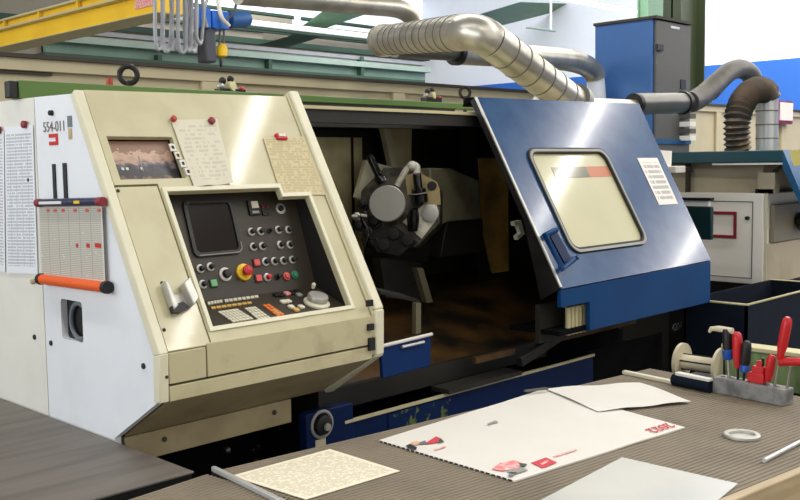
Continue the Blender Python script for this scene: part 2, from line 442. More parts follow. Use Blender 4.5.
# steel columns right of the cabinet
cl = G(); c0 = px(680.5, 50, 1, 5.4); c1 = px(690, 50, 1, 5.4); c2 = px(705, 50, 1, 5.4)
x0, x1 = c0.x, c2.x
cl.box(x0, x0 + .02, 5.4, 5.62, 0, 6.5).box(x1 - .02, x1, 5.4, 5.62, 0, 6.5).box(x0, x1, 5.5, 5.52, 0, 6.5)
struct(cl, 'column_1', 'green_olive')
c0 = px(648, 10, 1, 6.6); c1 = px(668, 10, 1, 6.6)
struct(G().box(c0.x, c1.x, 6.6, 6.62, 0, 6.5).box(c0.x, c1.x, 6.74, 6.76, 0, 6.5).box(c0.x + .03, c0.x + .05, 6.62, 6.74, 0, 6.5), 'column_2', 'green_steel')

# yellow overhead crane girder (box girder with a walkway angle along its top)
def crane():
    X = 4.2
    y0 = px(157, 5, 0, X).y; y1 = 10.6
    z0 = px(60, 33.5, 0, X).z; z1 = px(60, 17, 0, X).z; z2 = px(60, 15, 0, X).z; z3 = px(60, 6.5, 0, X).z
    t = thing('crane_girder', 'yellow overhead crane girder crossing above the machines', 'crane', (X, 9, z0))
    G().box(X, X + .24, y0, y1, z0, z1).build('lower_girder', 'crane_yellow', t, bevel=.006)
    G().box(X - .015, X + .26, y0, y1, z0 - .006, z0).build('bottom_flange', 'box_rim', t)
    G().box(X - .07, X + .26, y0, y1, z1, z2).build('top_flange', 'box_rim', t)
    G().box(X + .02, X + .18, y0 + .1, y1, z2, z3).build('upper_girder', 'crane_yellow', t, bevel=.006)
    G().box(X - .03, X + .22, y0 + .1, y1, z3, z3 + .018).build('cap_flange', 'box_rim', t)
    for k in range(5):
        y = y0 + .5 + k * .75
        G().box(X - .02, X + .0, y, y + .03, z2, z3).build('stiffener', 'crane_yellow', t)
    p = px(147, 4, 0, X - .01)
    G().box(X - .012, X - .001, p.y - .08, p.y + .18, p.z - .02, p.z + .045).build('rating_plate', 'mark_pink', t)
crane()

# hoist with hook and hanging cables
def hoist():
    Y = 8.2
    t = thing('chain_hoist', 'blue electric chain hoist with dark chain guide and yellow hook block', 'hoist', px(215, 55, 1, Y))
    def b(u0, u1, v0, v1, nm, m, d=.22, dy=0, bev=.01, parent=None):
        a, c = px(u0, v1, 1, Y + dy), px(u1, v0, 1, Y + dy); return G().box(a.x, c.x, Y + dy, Y + dy + d, a.z, c.z).build(nm, m, parent or t, bevel=bev)
    b(202, 211, 8, 27, 'gear_housing', 'blue_bright')
    b(213, 229, 12, 28, 'motor_housing', 'blue_bright', .24, .02)
    p0, p1 = px(228, 20, 1, Y + .1), px(250, 19, 1, Y + .1)
    G().lathe(p0, p1 - p0, [(0, .05), (.01, .085), (.2, .085), (.26, .07), (.27, .03)]).build('motor', 'cab_blue', t)
    b(206, 216, 27, 62, 'chain_bag', 'cable_dark', .16, .05, .02)
    a, c = px(222, 58, 1, Y + .1), px(222, 44, 1, Y + .1); r = .055
    G().lathe(a, c - a, [(0, .02), (.02, r), (.1, r * 1.05), ((c - a).length, .03)], 16).build('hook_block', 'yellow', t)
    q = px(221, 63, 1, Y + .1)
    G().torus(q, (.7, -.7, 0), .035, .010, 16, 8).build('hook', 'dark_steel', t)
    for du in (-2.2, 1.8):
        a, c = px(222 + du, 45, 1, Y + .1), px(222 + du, 26, 1, Y + .1)
        pts = [a.lerp(c, k / 24) for k in range(25)]
        G().tube(pts, [.008 + .007 * (k % 2) for k in range(25)], 8).build('chain', 'chain_grey', t)
    a = [px(207, 27, 1, Y - .03), px(204, 12, 1, Y - .05), px(209, -6, 1, Y)]
    G().tube(smoothpath(a), .016, 8).build('cable', 'cable_grey', t)
    a = [px(229, 26, 1, Y - .04), px(221, 16, 1, Y - .06), px(217, -6, 1, Y)]
    G().tube(smoothpath(a), .022, 8).build('cable', 'paper_white', t)
    a = [px(226, 20, 1, Y - .05), px(234, 12, 1, Y - .05), px(238, -6, 1, Y)]
    G().tube(smoothpath(a), .014, 8).build('cable', 'cable_dark', t)
    lp = [px(u, v, 1, Y - .02) for u, v in ((250, -8), (256, 2), (265, 6), (272, 2), (276, -8))]
    G().tube(smoothpath(lp), .016, 8).build('cable', 'cable_dark', t)
hoist()
def festoon():
    Y = 6.3
    us = [(155, 162, 50), (163, 171, 52), (172, 178, 50), (178, 186, 53), (184, 192, 51), (189, 197, 52), (196, 203, 44)]
    labels = ['outermost on the crane girder end', 'second from the crane girder end', 'third from the crane girder end', 'in the middle of the bundle',
              'third from the hoist', 'second from the hoist', 'shortest, next to the blue hoist']
    for i, ((a, b, v), lb) in enumerate(zip(us, labels)):
        y = Y + (i % 3) * .07
        c = (a + b) / 2
        pts = [(a, -8), (a + .4, 15), (a + .2, 32), (a + 1.5, v - 5), (c, v), (b - 1.2, v - 4), (b - .6, 33), (b + .2, 18), (b - .5, -8)]
        pts = [px(u + random.uniform(-.6, .6), q, 1, y + .02 * (k > 4)) for k, (u, q) in enumerate(pts)]
        o = G().tube(smoothpath(pts), .0145, 8).build('festoon_cable', 'cable_grey' if i % 3 else 'chain_grey')
        tag(o, 'looped grey festoon cable hanging beside the hoist, ' + lb, 'cable', 'festoon cables')
festoon()

# drop rods of a hanging rail
p0, p1 = px(551, -5, 1, 9.6), px(551, 30, 1, 9.6)
t = thing('hanging_bracket', 'thin white ceiling drop rod with foot rail, between duct and blue cabinet', 'bracket', p1)
G().cyl(p0, p1, .02).build('rod', 'wall_white', t)
a, b = px(525, 27, 1, 9.6), px(555, 31, 1, 9.6)
G().tube([a, b], .02, 8).build('foot_rail', 'green_pale', t)
p0, p1 = px(297.5, 3, 1, 11.86), px(297.5, 26.5, 1, 11.86)
tag(G().cyl(p0, p1, .05).build('drop_rod', 'wall_white'), 'short white drop rod standing over the strip lamp left of the duct'.replace(' left of the duct', ' by the green rafter'), 'rod')

# ------------------------------------------------------------------ ducts
def arc(a, b, c, n=7, f=.5):
    a, b, c = V(a), V(b), V(c); p = b.lerp(a, f); q = b.lerp(c, f)
    return [p * (1 - t) ** 2 + b * 2 * t * (1 - t) + q * t * t for t in [k / n for k in range(n + 1)]]
def seam_rings(pts, r, step, parent, m='seam', name='seam'):
    g = G()
    pp = resample(pts, step)
    for i in range(1, len(pp) - 1):
        d = (pp[i + 1] - pp[i - 1]).normalized(); g.lathe(pp[i] - d * .004, d, [(0, r * .98), (.001, r * 1.035), (.007, r * 1.035), (.008, r * .98)], 24)
    return g.build(name, m, parent)
A0, A1, A2 = px(574, 104, 1, 2.95), px(478, 31, 1, 2.95), px(384, 40.5, 1, 4.3)
d = thing('exhaust_duct', 'large spiral sheet metal duct bending down into the lathe roof', 'duct', A0)
bend = arc(A0, A1, A2, 9, .11)
G().tube([A0, bend[0]], .088, 28).build('riser', 'galv', d)
G().tube(bend, .089, 28).build('elbow', 'galv', d)
G().tube([bend[-1], A2], .089, 28).build('run', 'galv', d)
seam_rings([A0, bend[0]], .088, .105, d); seam_rings([bend[-1], A2], .089, .11, d)
e = (A2 - bend[-1]).normalized(); G().lathe(A2 - e * .02, e, [(0, .09), (.0, .1), (.06, .1), (.06, .07), (.03, .065)], 28).build('collar', 'galv', d)
G().lathe(A0 - V((0, 0, .0)), (bend[0] - A0), [(-.02, .11), (.02, .11), (.025, .09)], 28).build('flange', 'galv_dark', d)

Y = 4.45
B0, B1, B2 = px(395, 48, 1, Y), px(594, 61, 1, Y), px(598, 110, 1, Y)
d = thing('exhaust_duct', 'smooth round duct running behind the spiral duct and bending down beside the blue cabinet', 'duct', B2)
bd = arc(B0, B1, B2, 9, .12)
bd2 = arc(B0, B1, B2, 9, .3)
pm = px(455, 52.0, 1, Y)
G().tube([B0, pm], .062, 24).build('narrow_run', 'galv_dark', d)
bb = arc(pm, B1, B2, 9, .35)
G().tube([pm, bb[0]], .086, 24).build('run', 'galv', d)
G().tube(bb, .086, 24).build('elbow', 'galv', d)
G().tube([bb[-1], B2], .074, 24).build('drop', 'wall_white', d)
G().lathe(pm, B1 - pm, [(-.01, .06), (-.01, .092), (.03, .092), (.03, .08)], 24).build('collar', 'black', d)
C0, C1, C2 = px(238, -6, 1, 5.2), px(410, 9, 1, 5.2), px(418, 36, 1, 5.2)
d = thing('exhaust_duct', 'upper round duct at the roof edge with a short down bend behind the spiral duct', 'duct', C1)
bb = arc(C0, C1, C2, 7, .2); bb = arc(C0.lerp(C1, .7), C1, C2, 8, .5)
G().tube([C0, bb[0]], .07, 24).build('run', 'galv', d)
G().tube(bb, .07, 24).build('elbow', 'galv', d)
G().tube([bb[-1], C2], .07, 24).build('drop', 'galv', d)

# grey branch pipe with flexible hose
Y = 3.1
pts = [px(u, v, 1, Y) for u, v in ((636, 104), (683, 103), (699, 101), (727, 72))]
r = .066
d = thing('branch_pipe', 'grey extraction pipe with flexible hose arching over beside the blue cabinet', 'pipe', pts[0])
G().tube(pts[:2], r, 24).build('straight_pipe', 'galv_dark', d)
G().lathe(pts[0], pts[1] - pts[0], [(-.03, r * .8), (-.03, r * .98), (.03, r * .98), (.03, r * .9)], 24).build('end_collar', 'dark_steel', d)
G().tube(arc(pts[1].lerp(pts[0], .0), pts[2], pts[3], 9, .6), r * 1.05, 24).build('elbow', 'flex_grey', d)
G().lathe(pts[1], pts[1] - pts[0], [(-.02, r), (-.02, r * 1.14), (.02, r * 1.14), (.02, r)], 24).build('clamp', 'dark_steel', d)
h = [px(u, v, 1, Y) for u, v in ((709, 92), (722, 78), (731, 71), (741, 69), (750, 74), (755, 86), (756, 100))]
hp = resample(smoothpath(h, 10), .012)
G().tube(hp, [r * (1.0 + .03 * (k % 2)) for k in range(len(hp))], 20).build('flexible_hose', 'flex_grey', d)
q = V((4.22, Y, pts[0].z - .03)); G().tube([q, pts[0] + V((.02, 0, -.02))], .045, 20).build('branch', 'galv', d)
G().box(4.2, 4.24, Y - .02, Y + .02, 1.861, q.z).build('support', 'galv_dark', d)

d = thing('brown_hose', 'brown corrugated hose looping from the teal machine roof to the silver stub pipe', 'hose', px(734, 150, 1, 2.72))
h = [px(u, v, 1, 2.72) for u, v in ((738, 151), (737, 135), (737.5, 118), (742, 103), (750, 93), (759, 89.5), (766, 93), (768, 100))]
hp = resample(smoothpath(h, 12), .008)
G().tube(hp, [(.066, .074, .084, .074)[k % 4] for k in range(len(hp))], 20).build('corrugated_hose', 'flex_brown', d)
a = px(767, 150, 1, 2.72); b = px(767, 95, 1, 2.72)
d = thing('stub_pipe', 'bright silver vertical stub pipe on the teal machine roof', 'pipe', a)
G().cyl(a, b, .070, seg=24).build('pipe', 'alu', d)
g = G()
for k in (.2, .45, .7, .96):
    p = a.lerp(b, k); g.lathe(p, (0, 0, 1), [(0, .069), (.001, .073), (.007, .073), (.008, .069)], 24)
g.build('seam', 'seam', d)

# ------------------------------------------------------------------ blue cabinet
x0, x1 = 7.0, px(690, 60, 1, 4.0).x; zt = px(653, 18, 1, 4.0).z; y1 = px(595, 24, 0, 7.0).y
d = thing('control_cabinet', 'tall cabinet with bright blue side and grey front door by the green column', 'cabinet', (7.2, 4.2, 0))
G().box(x0, x1, 4.02, y1, 0, zt).build('body', 'cab_blue', d, bevel=.006)
G().box(x0 + .02, x1, 3.995, 4.02, .2, zt - .01).build('door', 'cab_grey', d, bevel=.005)
G().box(x0 - .012, x1 + .01, 3.98, y1 + .01, zt, zt + .022).build('top_cover', 'partition_dark', d)
p = px(659, 47, 1, 3.985); q = G().box(p.x - .04, p.x + .05, 3.97, 3.995, p.z - .03, p.z + .02); q.build('handle', 'black', d)
p = px(684, 84.5, 1, 3.985); G().box(p.x - .045, p.x + .04, 3.988, 3.996, p.z - .04, p.z + .04).build('vent', 'black', d)
p = px(676, 27.5, 1, 3.985); G().box(p.x - .07, p.x + .07, 3.99, 3.996, p.z - .009, p.z + .009).build('nameplate', 'alu', d)
p = px(665, 130, 1, 3.985); G().box(x0 - .005, x1 + .005, 3.985, 4.02, px(653, 144, 1, 4).z, px(653, 139, 1, 4).z).build('plinth_strip', 'teal_blue', d)
for k, v in enumerate((116, 124, 131, 138)):
    p = px(693, v, 1, 3.9); G().box(p.x - .05, p.x + .05, 3.9, 4.0, p.z - .02, p.z + .02).build('terminal', 'm2_white' if k % 2 else 'cab_grey', d)

# ------------------------------------------------------------------ second machine (teal roof)
def second_machine():
    X = 5.5
    P = lambda u, v, x=X: px(u, v, 0, x)
    d = thing('milling_machine', 'white machine with teal roof and maroon outlined hatch behind the lathe', 'machine', (6.2, 2.8, 0))
    yF = P(763, 240).y; yB = 3.9; zb = P(712, 281).z; zt = P(720, 193).z; zr0 = P(730, 163).z; zr1 = P(730, 151).z
    G().box(X, 8.2, yF, yB, zb, zt).build('body', 'm2_white', d, bevel=.006)
    G().box(X + .1, 8.0, yF + .1, yB - .1, 0, zb).build('base', 'black', d)
    G().box(X + .10, 8.2, yF + .05, yB, zt, zr0).build('recess_wall', 'm2_recess', d)
    yR = P(785, 156).y
    G().box(X - .03, 8.2, yR, yB, zr0, zr1).build('roof', 'teal', d, bevel=.006)
    a, b = P(712, 164, X - .02), P(786, 162.5, X - .02); G().box(X - .02, X + .0, b.y, a.y, zr0 - .012, zr0).build('roof_lip', 'm2_white', d)
    # slanted blue door edge at the front
    a, b = P(785, 150), P(803, 193)
    G().solid([a + V((-.03, 0, 0)), b + V((-.03, 0, 0)), b + V((-.03, 0, -.07)), a + V((-.03, 0, -.1))],
              [a + V((2, 0, 0)), b + V((2, 0, 0)), b + V((2, 0, -.07)), a + V((2, 0, -.1))]).build('front_slope', 'teal_blue', d)
    # brackets and strips in the recess
    a = P(772, 181, X + .1); G().box(X + .02, X + .09, a.y - .05, a.y + .05, zt, a.z + .05).build('recess_bracket', 'm2_recess', d)
    a, b = P(750, 175, X + .12), P(786, 159, X + .12); G().tube([P(772, 174, X + .1), P(785, 163, X + .1)], .012, 8).build('strut', 'partition_dark', d)
    a = P(690, 175, X + .1); G().box(X + .06, X + .09, a.y - .01, a.y + .01, zt, zr0).build('post', 'partition_dark', d)
    a = P(764, 190, X + .05); G().box(X + .02, X + .1, a.y - .07, a.y + .04, zt, zt + .025).build('latch', 'black', d)
    # door seam and maroon hatch outline on the body
    def frame(u0, u1, v0, v1, wd, m, nm, x, proud=.006):
        a, b = P(u0, v0, x), P(u1, v1, x); y0, y1, z0, z1 = b.y, a.y, b.z, a.z
        o = [(x, y0, z0), (x, y1, z0), (x, y1, z1), (x, y0, z1)]; i = [(x, y0 + wd, z0 + wd), (x, y1 - wd, z0 + wd), (x, y1 - wd, z1 - wd), (x, y0 + wd, z1 - wd)]
        return G().plate(o, [i], (-proud, 0, 0)).build(nm, m, d)
    frame(702, 752, 200.5, 279, .006, 'mark_grey', 'door_seam', X - .001, .002)
    frame(706, 736.5, 211, 238.5, .018, 'maroon', 'hatch_outline', X - .001)
    a = P(748, 218); G().lathe(a, (-1, 0, 0), [(0, .012), (.02, .012), (.024, .006)], 12).build('door_lock', 'dark_steel', d)
    G().box(X - .002, X + .0, P(767, 240).y, P(764, 240).y, zb, zt).build('corner_trim', 'cream_light', d)
    # front side: grey sloping door with round knob
    a = px(768, 206, 1, yF - .0); b = px(800, 240, 1, yF)
    G().box(X + .08, X + 1.2, yF - .03, yF - .001, px(766, 243, 1, yF).z, px(766, 205, 1, yF).z).build('front_door', 'm2_door', d, bevel=.006)
    p = px(797, 221, 1, yF - .03); G().lathe(p, (0, -1, 0), [(0, .03), (.02, .03), (.021, .06), (.05, .06), (.055, .04)], 20).build('knob', 'black_gloss', d)
    p = px(790, 258, 1, yF - .012); G().box(X + .02, X + 1.2, yF - .015, yF - .001, zb, px(766, 244, 1, yF).z).build('lower_front', 'm2_recess', d)
    # paper notice on the slope
    a = P(788, 152, X - .035); 
    return d, zt, zr1, yF
M2, M2zt, M2zr, M2y = second_machine()
# drive box between the machines
X = 4.95
a, b = px(684, 206, 0, X), px(711, 240, 0, X)
d = thing('junction_box', 'dark teal box with black slotted top between lathe door and white machine', 'box', (X + .1, b.y + .2, 0))
G().box(X, X + .03, b.y, b.y + .45, b.z, a.z).build('housing', 'teal_dark', d, bevel=.006)
a2 = px(711, 198, 0, X); G().box(X - .01, X + .03, b.y, b.y + .45, a2.z - .015, a2.z).build('lid', 'black', d)
G().box(X + .002, X + .028, b.y + .02, b.y + .43, a.z, a2.z - .015).build('slot', 'm2_white', d)
G().box(X + .002, X + .028, b.y + .15, b.y + .25, 0, b.z).build('stand', 'black', d)
# notices at the far right
a = [px(u, v, 1, 4.7) for u, v in ((783, 120), (795, 120), (795, 103), (783, 103))]
d = thing('wall_notice', 'small white notice with maroon border on the beige partition', 'notice', a[0])
z = a[0].z; G().box(a[0].x - .04, a[1].x + .03, 4.74, 4.79, a[0].z - .04, a[2].z + .02).build('backing', 'maroon', d)
G().box(a[0].x, a[1].x, 4.725, 4.74, a[0].z, a[2].z).build('sheet', 'label_print', d)
a = [px(u, v, 0, 5.46) for u, v in ((789, 151), (803, 149), (806, 165), (794, 166))]
g = G(); g.sheet(a[3], a[2], a[1], a[0], .002, 4, 4)
tag(g.build('warning_label', 'sign_yellow'), 'small pale yellow label at the slanted blue roof corner of the white machine', 'label')

# ------------------------------------------------------------------ chip bin
def chip_bin():
    x0, x1, y0, y1, z = 4.44, 5.46, 2.03, 2.36, .95
    d = thing('chip_bin', 'dark navy chip bin with pale rim in front of the white machine', 'bin', (4.95, 2.2, 0))
    g = G(); g.box(x0, x1, y0, y0 + .012, .1, z).box(x0, x1, y1 - .012, y1, .1, z).box(x0, x0 + .012, y0, y1, .1, z).box(x1 - .012, x1, y0, y1, .1, z).box(x0, x1, y0, y1, .09, .1)
    g.build('body', 'navy_bin', d)
    g = G(); r = .006
    g.tube([(x0, y1, z), (x0, y0, z), (x1, y0, z), (x1, y1, z)], r, 8); g.build('rim', 'box_rim', d)
    g = G()
    for x in (x0 + .1, x1 - .1):
        for y in (y0 + .06, y1 - .06): G().cyl((x - .02, y, .045), (x + .02, y, .045), .045).build('caster', 'rubber', d)
chip_bin()

# ------------------------------------------------------------------ the lathe
XL = 1.304; XR = 2.105; DX0, DX1 = 3.072, 4.30; YB = 3.62
LB = thing('cnc_lathe', 'large cream and blue lathe with open sliding door and control panel', 'lathe', (2.8, 2.7, 0))
def part(g, nm, m, parent=LB, **k): return g.build(nm, m, parent, **k)

# white side with the access slot
def side():
    x = XL
    sl = rrect(2.555, 2.685, 1.152, 1.27, .012, lambda a, b: V((x, a, b)), 3)
    o = [(x, 2.165, 1.045), (x, 2.165, 1.165), (x, 2.55, 1.858), (x, 2.792, 1.862), (x, 2.792, .25), (x, 2.40, .25), (x, 2.40, .905)]
    part(G().plate([V(p) for p in o], [sl], (.02, 0, 0)), 'side_panel', 'white_paint')
    part(G().box(x, x + .02, 2.797, YB, .25, 1.862), 'rear_side_panel', 'white_warm')
    part(G().box(x + .02, x + .12, 2.54, 2.70, 1.12, 1.30), 'slot_recess', 'black')
    cpt = V((x + .012, 2.595, 1.21))
    part(G().torus(cpt, (1, 0, 0), .052, .007, 28, 8), 'access_ring', 'mark_grey')
    # lettering, red emblem, small label
    c = px(54, 127, 0, x - .001); lettering('554-011', 'lettering', 'seam', c, (0, -1, 0), (0, 0, 1), .042, LB)
    a, b = px(49, 134, 0, x), px(58.5, 145, 0, x); y0, y1, z0, z1 = b.y, a.y, b.z, a.z; wd = .011
    g = G(); xx = x - .0015
    g.box(xx, x, y0, y1, z1 - wd, z1).box(xx, x, y0, y1, z0, z0 + wd).box(xx, x, y0, y0 + wd * 1.3, z0 + wd, z1 - wd)
    part(g, 'red_emblem', 'red')
    a, b = px(67.5, 116, 0, x), px(72.5, 127, 0, x); part(G().box(xx, x, b.y, a.y, b.z, a.z), 'type_label', 'mark_grey')
    a, b = px(68.5, 128.5, 0, x), px(72.5, 139, 0, x); part(G().box(xx, x, b.y, a.y, b.z, a.z), 'type_label', 'wood_edge')
    for u, v in ((51.5, 343), (144, 366), (29.5, 180), (35, 337)):
        p = px(u, v, 0, x); part(G().lathe(p, (-1, 0, 0), [(0, .008), (.004, .008), (.006, .004)], 10), 'screw', 'mark_black')
side()

# cream cover: edge trim, sloped panels with recess and display opening, fascia
def band(x0, x1, wd, proud, pts):
    """strip following the (y,z) profile, thickness wd inwards"""
    g = G(); n = len(pts); P = [V((0, a, b)) for a, b in pts]; out = []; inn = []
    for i, p in enumerate(P):
        ds = []
        if i: ds.append((P[i] - P[i - 1]).normalized())
        if i < n - 1: ds.append((P[i + 1] - P[i]).normalized())
        ns = [V((0, -q.z, q.y)) for q in ds]; nn = sum(ns, V()).normalized(); k = 1 / max(.3, nn.dot(ns[0]))
        out.append(p + nn * proud * k); inn.append(p - nn * (wd - proud) * k)
    for i in range(n - 1):
        q = [out[i], out[i + 1], inn[i + 1], inn[i]]
        g.solid([v + V((x0, 0, 0)) for v in q], [v + V((x1, 0, 0)) for v in q])
    return g
prof = [(2.398, .90), (2.155, 1.043), (2.150, 1.171), (2.540, 1.867)]
part(band(XL - .004, XL + .024, .03, .003, prof[1:]), 'edge_trim', 'cream_light', bevel=.003)
part(band(XR - .035, XR + .004, .05, .010, [(2.40, .90), (2.158, 1.055), (2.155, 1.195), (2.552, 1.895)]), 'cover_edge', 'cream_light', bevel=.006)
part(band(XR - .046, XR - .0355, .05, .002, [(2.158, 1.055), (2.153, 1.185), (2.550, 1.888)]), 'edge_seam', 'cream_dirty')
x0, x1 = XL + .026, XR - .048
TH = SN * -.018
lab = lambda pts: [S(a, b) for a, b in pts]
rec = [(1.482, .052), (1.482, .468), (1.883, .468), (1.883, .436), (1.99, .436), (1.99, .052)]
disp = [(1.354, .512), (1.564, .512), (1.564, .650), (1.354, .650)]
part(G().plate(lab([(x0, .496), (x0, .800), (x1, .812), (x1, .004), (1.465, .004), (1.465, .496)]), [lab(rec), lab(disp)], TH), 'front_cover', 'cream')
part(G().plate(lab([(x0, .004), (1.4605, .004), (1.4605, .490), (x0, .490)]), [], TH), 'corner_panel', 'cream', bevel=.002)
part(G().plate(lab([(x0 - .01, .0), (x1, .0), (x1, .8), (x0 - .01, .8)]), [lab([(1.47, .045), (1.47, .475), (2.0, .475), (2.0, .045)]), lab([(1.35, .508), (1.568, .508), (1.568, .654), (1.35, .654)])], SN * -.012), 'cover_backing', 'dark_steel').location = SN * -.02
# bezel around the recess (pale lip)
part(G().plate(lab([(1.470, .040), (1.470, .482), (1.893, .482), (1.893, .449), (2.002, .449), (2.002, .040)]), [lab(rec)], SN * .006), 'recess_bezel', 'cream_light')
# fascia
part(G().box(x0, 1.4435, 2.150, 2.17, 1.089, 1.171), 'corner_fascia', 'cream_dirty', bevel=.002)
part(G().box(1.4475, x1, 2.149, 2.17, 1.089, 1.180), 'console_fascia', 'cream_dirty', bevel=.002)
part(G().box(x0, x1, 2.151, 2.17, 1.043, 1.083), 'lower_rail', 'cream_dirty', bevel=.002)
part(G().box(x0, x1, 2.172, 2.19, 1.04, 1.17), 'fascia_backing', 'black')
for (u, v) in ((162, 283), (164, 330), (166.5, 377), (118, 191)):
    p = px(u, v, 1, 2.15) if v > 350 else Spx(u, v); part(G().lathe(p, SN, [(0, .005), (.002, .005), (.003, .003)], 10), 'screw', 'mark_black')
for v in (160, 167, 174):
    p = Spx(316 + (v - 160) * .45, v + 8); part(G().lathe(p, SN, [(0, .006), (.003, .006), (.004, .003)], 10), 'screw', 'mark_black')
for (u, v) in ((369, 303), (370, 327), (371, 344)):
    p = px(u, v, 1, 2.147); part(G().box(p.x - .012, p.x + .012, 2.14, 2.15, p.z - .010 * (1 + (v > 340)), p.z + .010 * (1 + (v > 340))), 'latch', 'black')
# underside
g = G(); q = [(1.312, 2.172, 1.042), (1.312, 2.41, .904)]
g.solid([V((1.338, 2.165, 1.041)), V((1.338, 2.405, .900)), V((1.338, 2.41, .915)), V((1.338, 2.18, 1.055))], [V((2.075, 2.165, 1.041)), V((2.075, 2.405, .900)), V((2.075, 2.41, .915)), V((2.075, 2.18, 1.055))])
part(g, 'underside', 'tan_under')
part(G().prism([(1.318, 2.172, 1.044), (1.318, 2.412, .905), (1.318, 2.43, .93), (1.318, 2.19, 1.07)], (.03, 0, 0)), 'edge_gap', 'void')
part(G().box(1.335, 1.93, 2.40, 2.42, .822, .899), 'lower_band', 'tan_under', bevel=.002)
for x in (1.46, 1.86):
    part(G().lathe((x, 2.40, .868), (0, -1, 0), [(0, .008), (.003, .008), (.004, .004)], 10), 'screw', 'partition_dark')
# display opening with printed picture
o = S(0, 0, -.03) - S(0, 0, 0)
g = G(); a = [S(1.354, .512, -.028), S(1.564, .512, -.028), S(1.564, .650, -.028), S(1.354, .650, -.028)]
g.sheet(*a, .002, 6, 6); DP = part(g, 'display_window', 'picture_print')
def patch(x0, x1, s0, s1, m, nm, off=-.0255):
    return part(G().plate([S(x0, s0, off), S(x1, s0, off), S(x1, s1, off), S(x0, s1, off)], [], SN * .0006), nm, m, parent=DP)
for xa in (1.384, 1.398, 1.444): patch(xa, xa + .008, .556, .564, 'paper_white', 'picture_shape')
patch(1.448, 1.452, .55, .60, 'key_grey', 'picture_shape')
# strip of labels next to the opening
for k in range(4):
    p = S(1.551 + .008 * k, .612 - .027 * k, .003)
    part(G().obox(p, (.009, 0, 0), SV * .012, SN * .002), 'number_tab', 'paper_white' if k != 1 else 'key_white')
    part(G().obox(p + SN * .002, (.004, 0, 0), SV * .005, SN * .001), 'number_tab', 'mark_black')

# pistol-shaped bracket on the corner panel
def bracket():
    g = G()
    q = [Spx(u, v, .002) for u, v in ((160, 284), (164, 287), (174, 309), (170, 313))]
    g.prism(q, SN * .028)
    q = [Spx(u, v, .002) for u, v in ((178, 288), (184, 282), (193, 303), (188, 310))]
    g.prism(q, SN * .036)
    q = [Spx(u, v, .002) for u, v in ((166, 296), (182, 294), (190, 310), (172, 314))]
    g.prism(q, SN * .008)
    part(g, 'hook_bracket', 'steel_satin', bevel=.003)
    q = [Spx(u, v, .011) for u, v in ((169, 308), (181, 303), (188, 309), (178, 314), (171, 314))]
    part(G().prism(q, SN * .012), 'hook_clip', 'black')
bracket()

# ---- control console inside the recess
P0 = V((0, 2.345, 1.262)); P1 = V((0, 2.452, 1.575)); PV = (P1 - P0).normalized(); PN = V((0, -PV.z, PV.y))
Q0 = V((0, 2.185, 1.205)); Q1 = P0; QV = (Q1 - Q0).normalized(); QN = V((0, -QV.z, QV.y))
CP = part(G().solid([V((1.472, 0, 0)) + p for p in (P0, P1, P1 - PN * .015, P0 - PN * .015)], [V((2.0, 0, 0)) + p for p in (P0, P1, P1 - PN * .015, P0 - PN * .015)]), 'control_panel', 'panel_brown')
def cpart(g, nm, m, **k): return g.build(nm, m, CP, **k)
cpart(G().solid([V((1.472, 0, 0)) + p for p in (Q0, Q1, Q1 - QN * .012, Q0 - QN * .012)], [V((2.0, 0, 0)) + p for p in (Q0, Q1, Q1 - QN * .012, Q0 - QN * .012)]), 'console_shelf', 'panel_brown')
for x in (1.468, 1.998):
    poly = [V((x, 2.19, 1.19)), V((x, 2.35, 1.24)), V((x, 2.47, 1.575)), V((x, 2.395, 1.572))]
    cpart(G().prism(poly, (.008, 0, 0)), 'recess_wall', 'recess_dark')
cpart(G().solid([V((1.468, 2.392, 1.580)), V((1.468, 2.47, 1.580)), V((1.468, 2.47, 1.59)), V((1.468, 2.397, 1.59))], [V((2.006, 2.392, 1.580)), V((2.006, 2.47, 1.580)), V((2.006, 2.47, 1.59)), V((2.006, 2.397, 1.59))]), 'recess_top', 'recess_dark')
pp = lambda u, v, off=0.: ppl(u, v, P0 + PN * off, PN)
qq = lambda u, v, off=0.: ppl(u, v, Q0 + QN * off, QN)
pc = lambda x, s, off=0.: V((x, 0, 0)) + P0 + PV * s + PN * off
def pxy(u, v): p = pp(u, v); return p.x, (p - P0).dot(PV)
# monitor
a = pxy(178, 204); b = pxy(238, 252)
sx0, sx1, s0, s1 = pxy(186, 250)[0], pxy(240, 240)[0], pxy(215, 254)[1], pxy(205, 202)[1]
sx0 = pxy(195, 256)[0]; sx1 = pxy(239.5, 249)[0]
cpart(G().plate(rrect(sx0 - .006, sx1 + .008, s0 - .006, s1 + .006, .02, lambda x, s: pc(x, s, .001)), [rrect(sx0 + .006, sx1 - .004, s0 + .006, s1 - .006, .014, lambda x, s: pc(x, s, .001))], PN * .007), 'screen_frame', 'recess_dark')
cpart(G().plate(rrect(sx0 + .004, sx1 - .002, s0 + .004, s1 - .004, .014, lambda x, s: pc(x, s, .0006)), [], PN * .002), 'screen', 'screen_glass')
cpart(G().tube([pc(sx0 + .01, s0 - .003, .009), pc(sx1 - .008, s0 - .003, .009), pc(sx1 + .003, s0 + .008, .009), pc(sx1 + .004, s0 + .03, .009)], .0022, 6), 'screen_edge', 'key_grey')
def knob(u, v, r=.0115, m='steel_satin', cap='black'):
    p = pp(u, v); o = cpart(G().lathe(p, PN, [(0, r * 1.15), (.004, r * 1.15), (.005, r * .9), (.006, r * .9)], 18), 'knob_ring', m)
    cpart(G().lathe(p + PN * .005 + V((.001, 0, 0)), PN, [(0, r * .75), (.012, r * .66), (.013, r * .5)], 16), 'knob', cap)
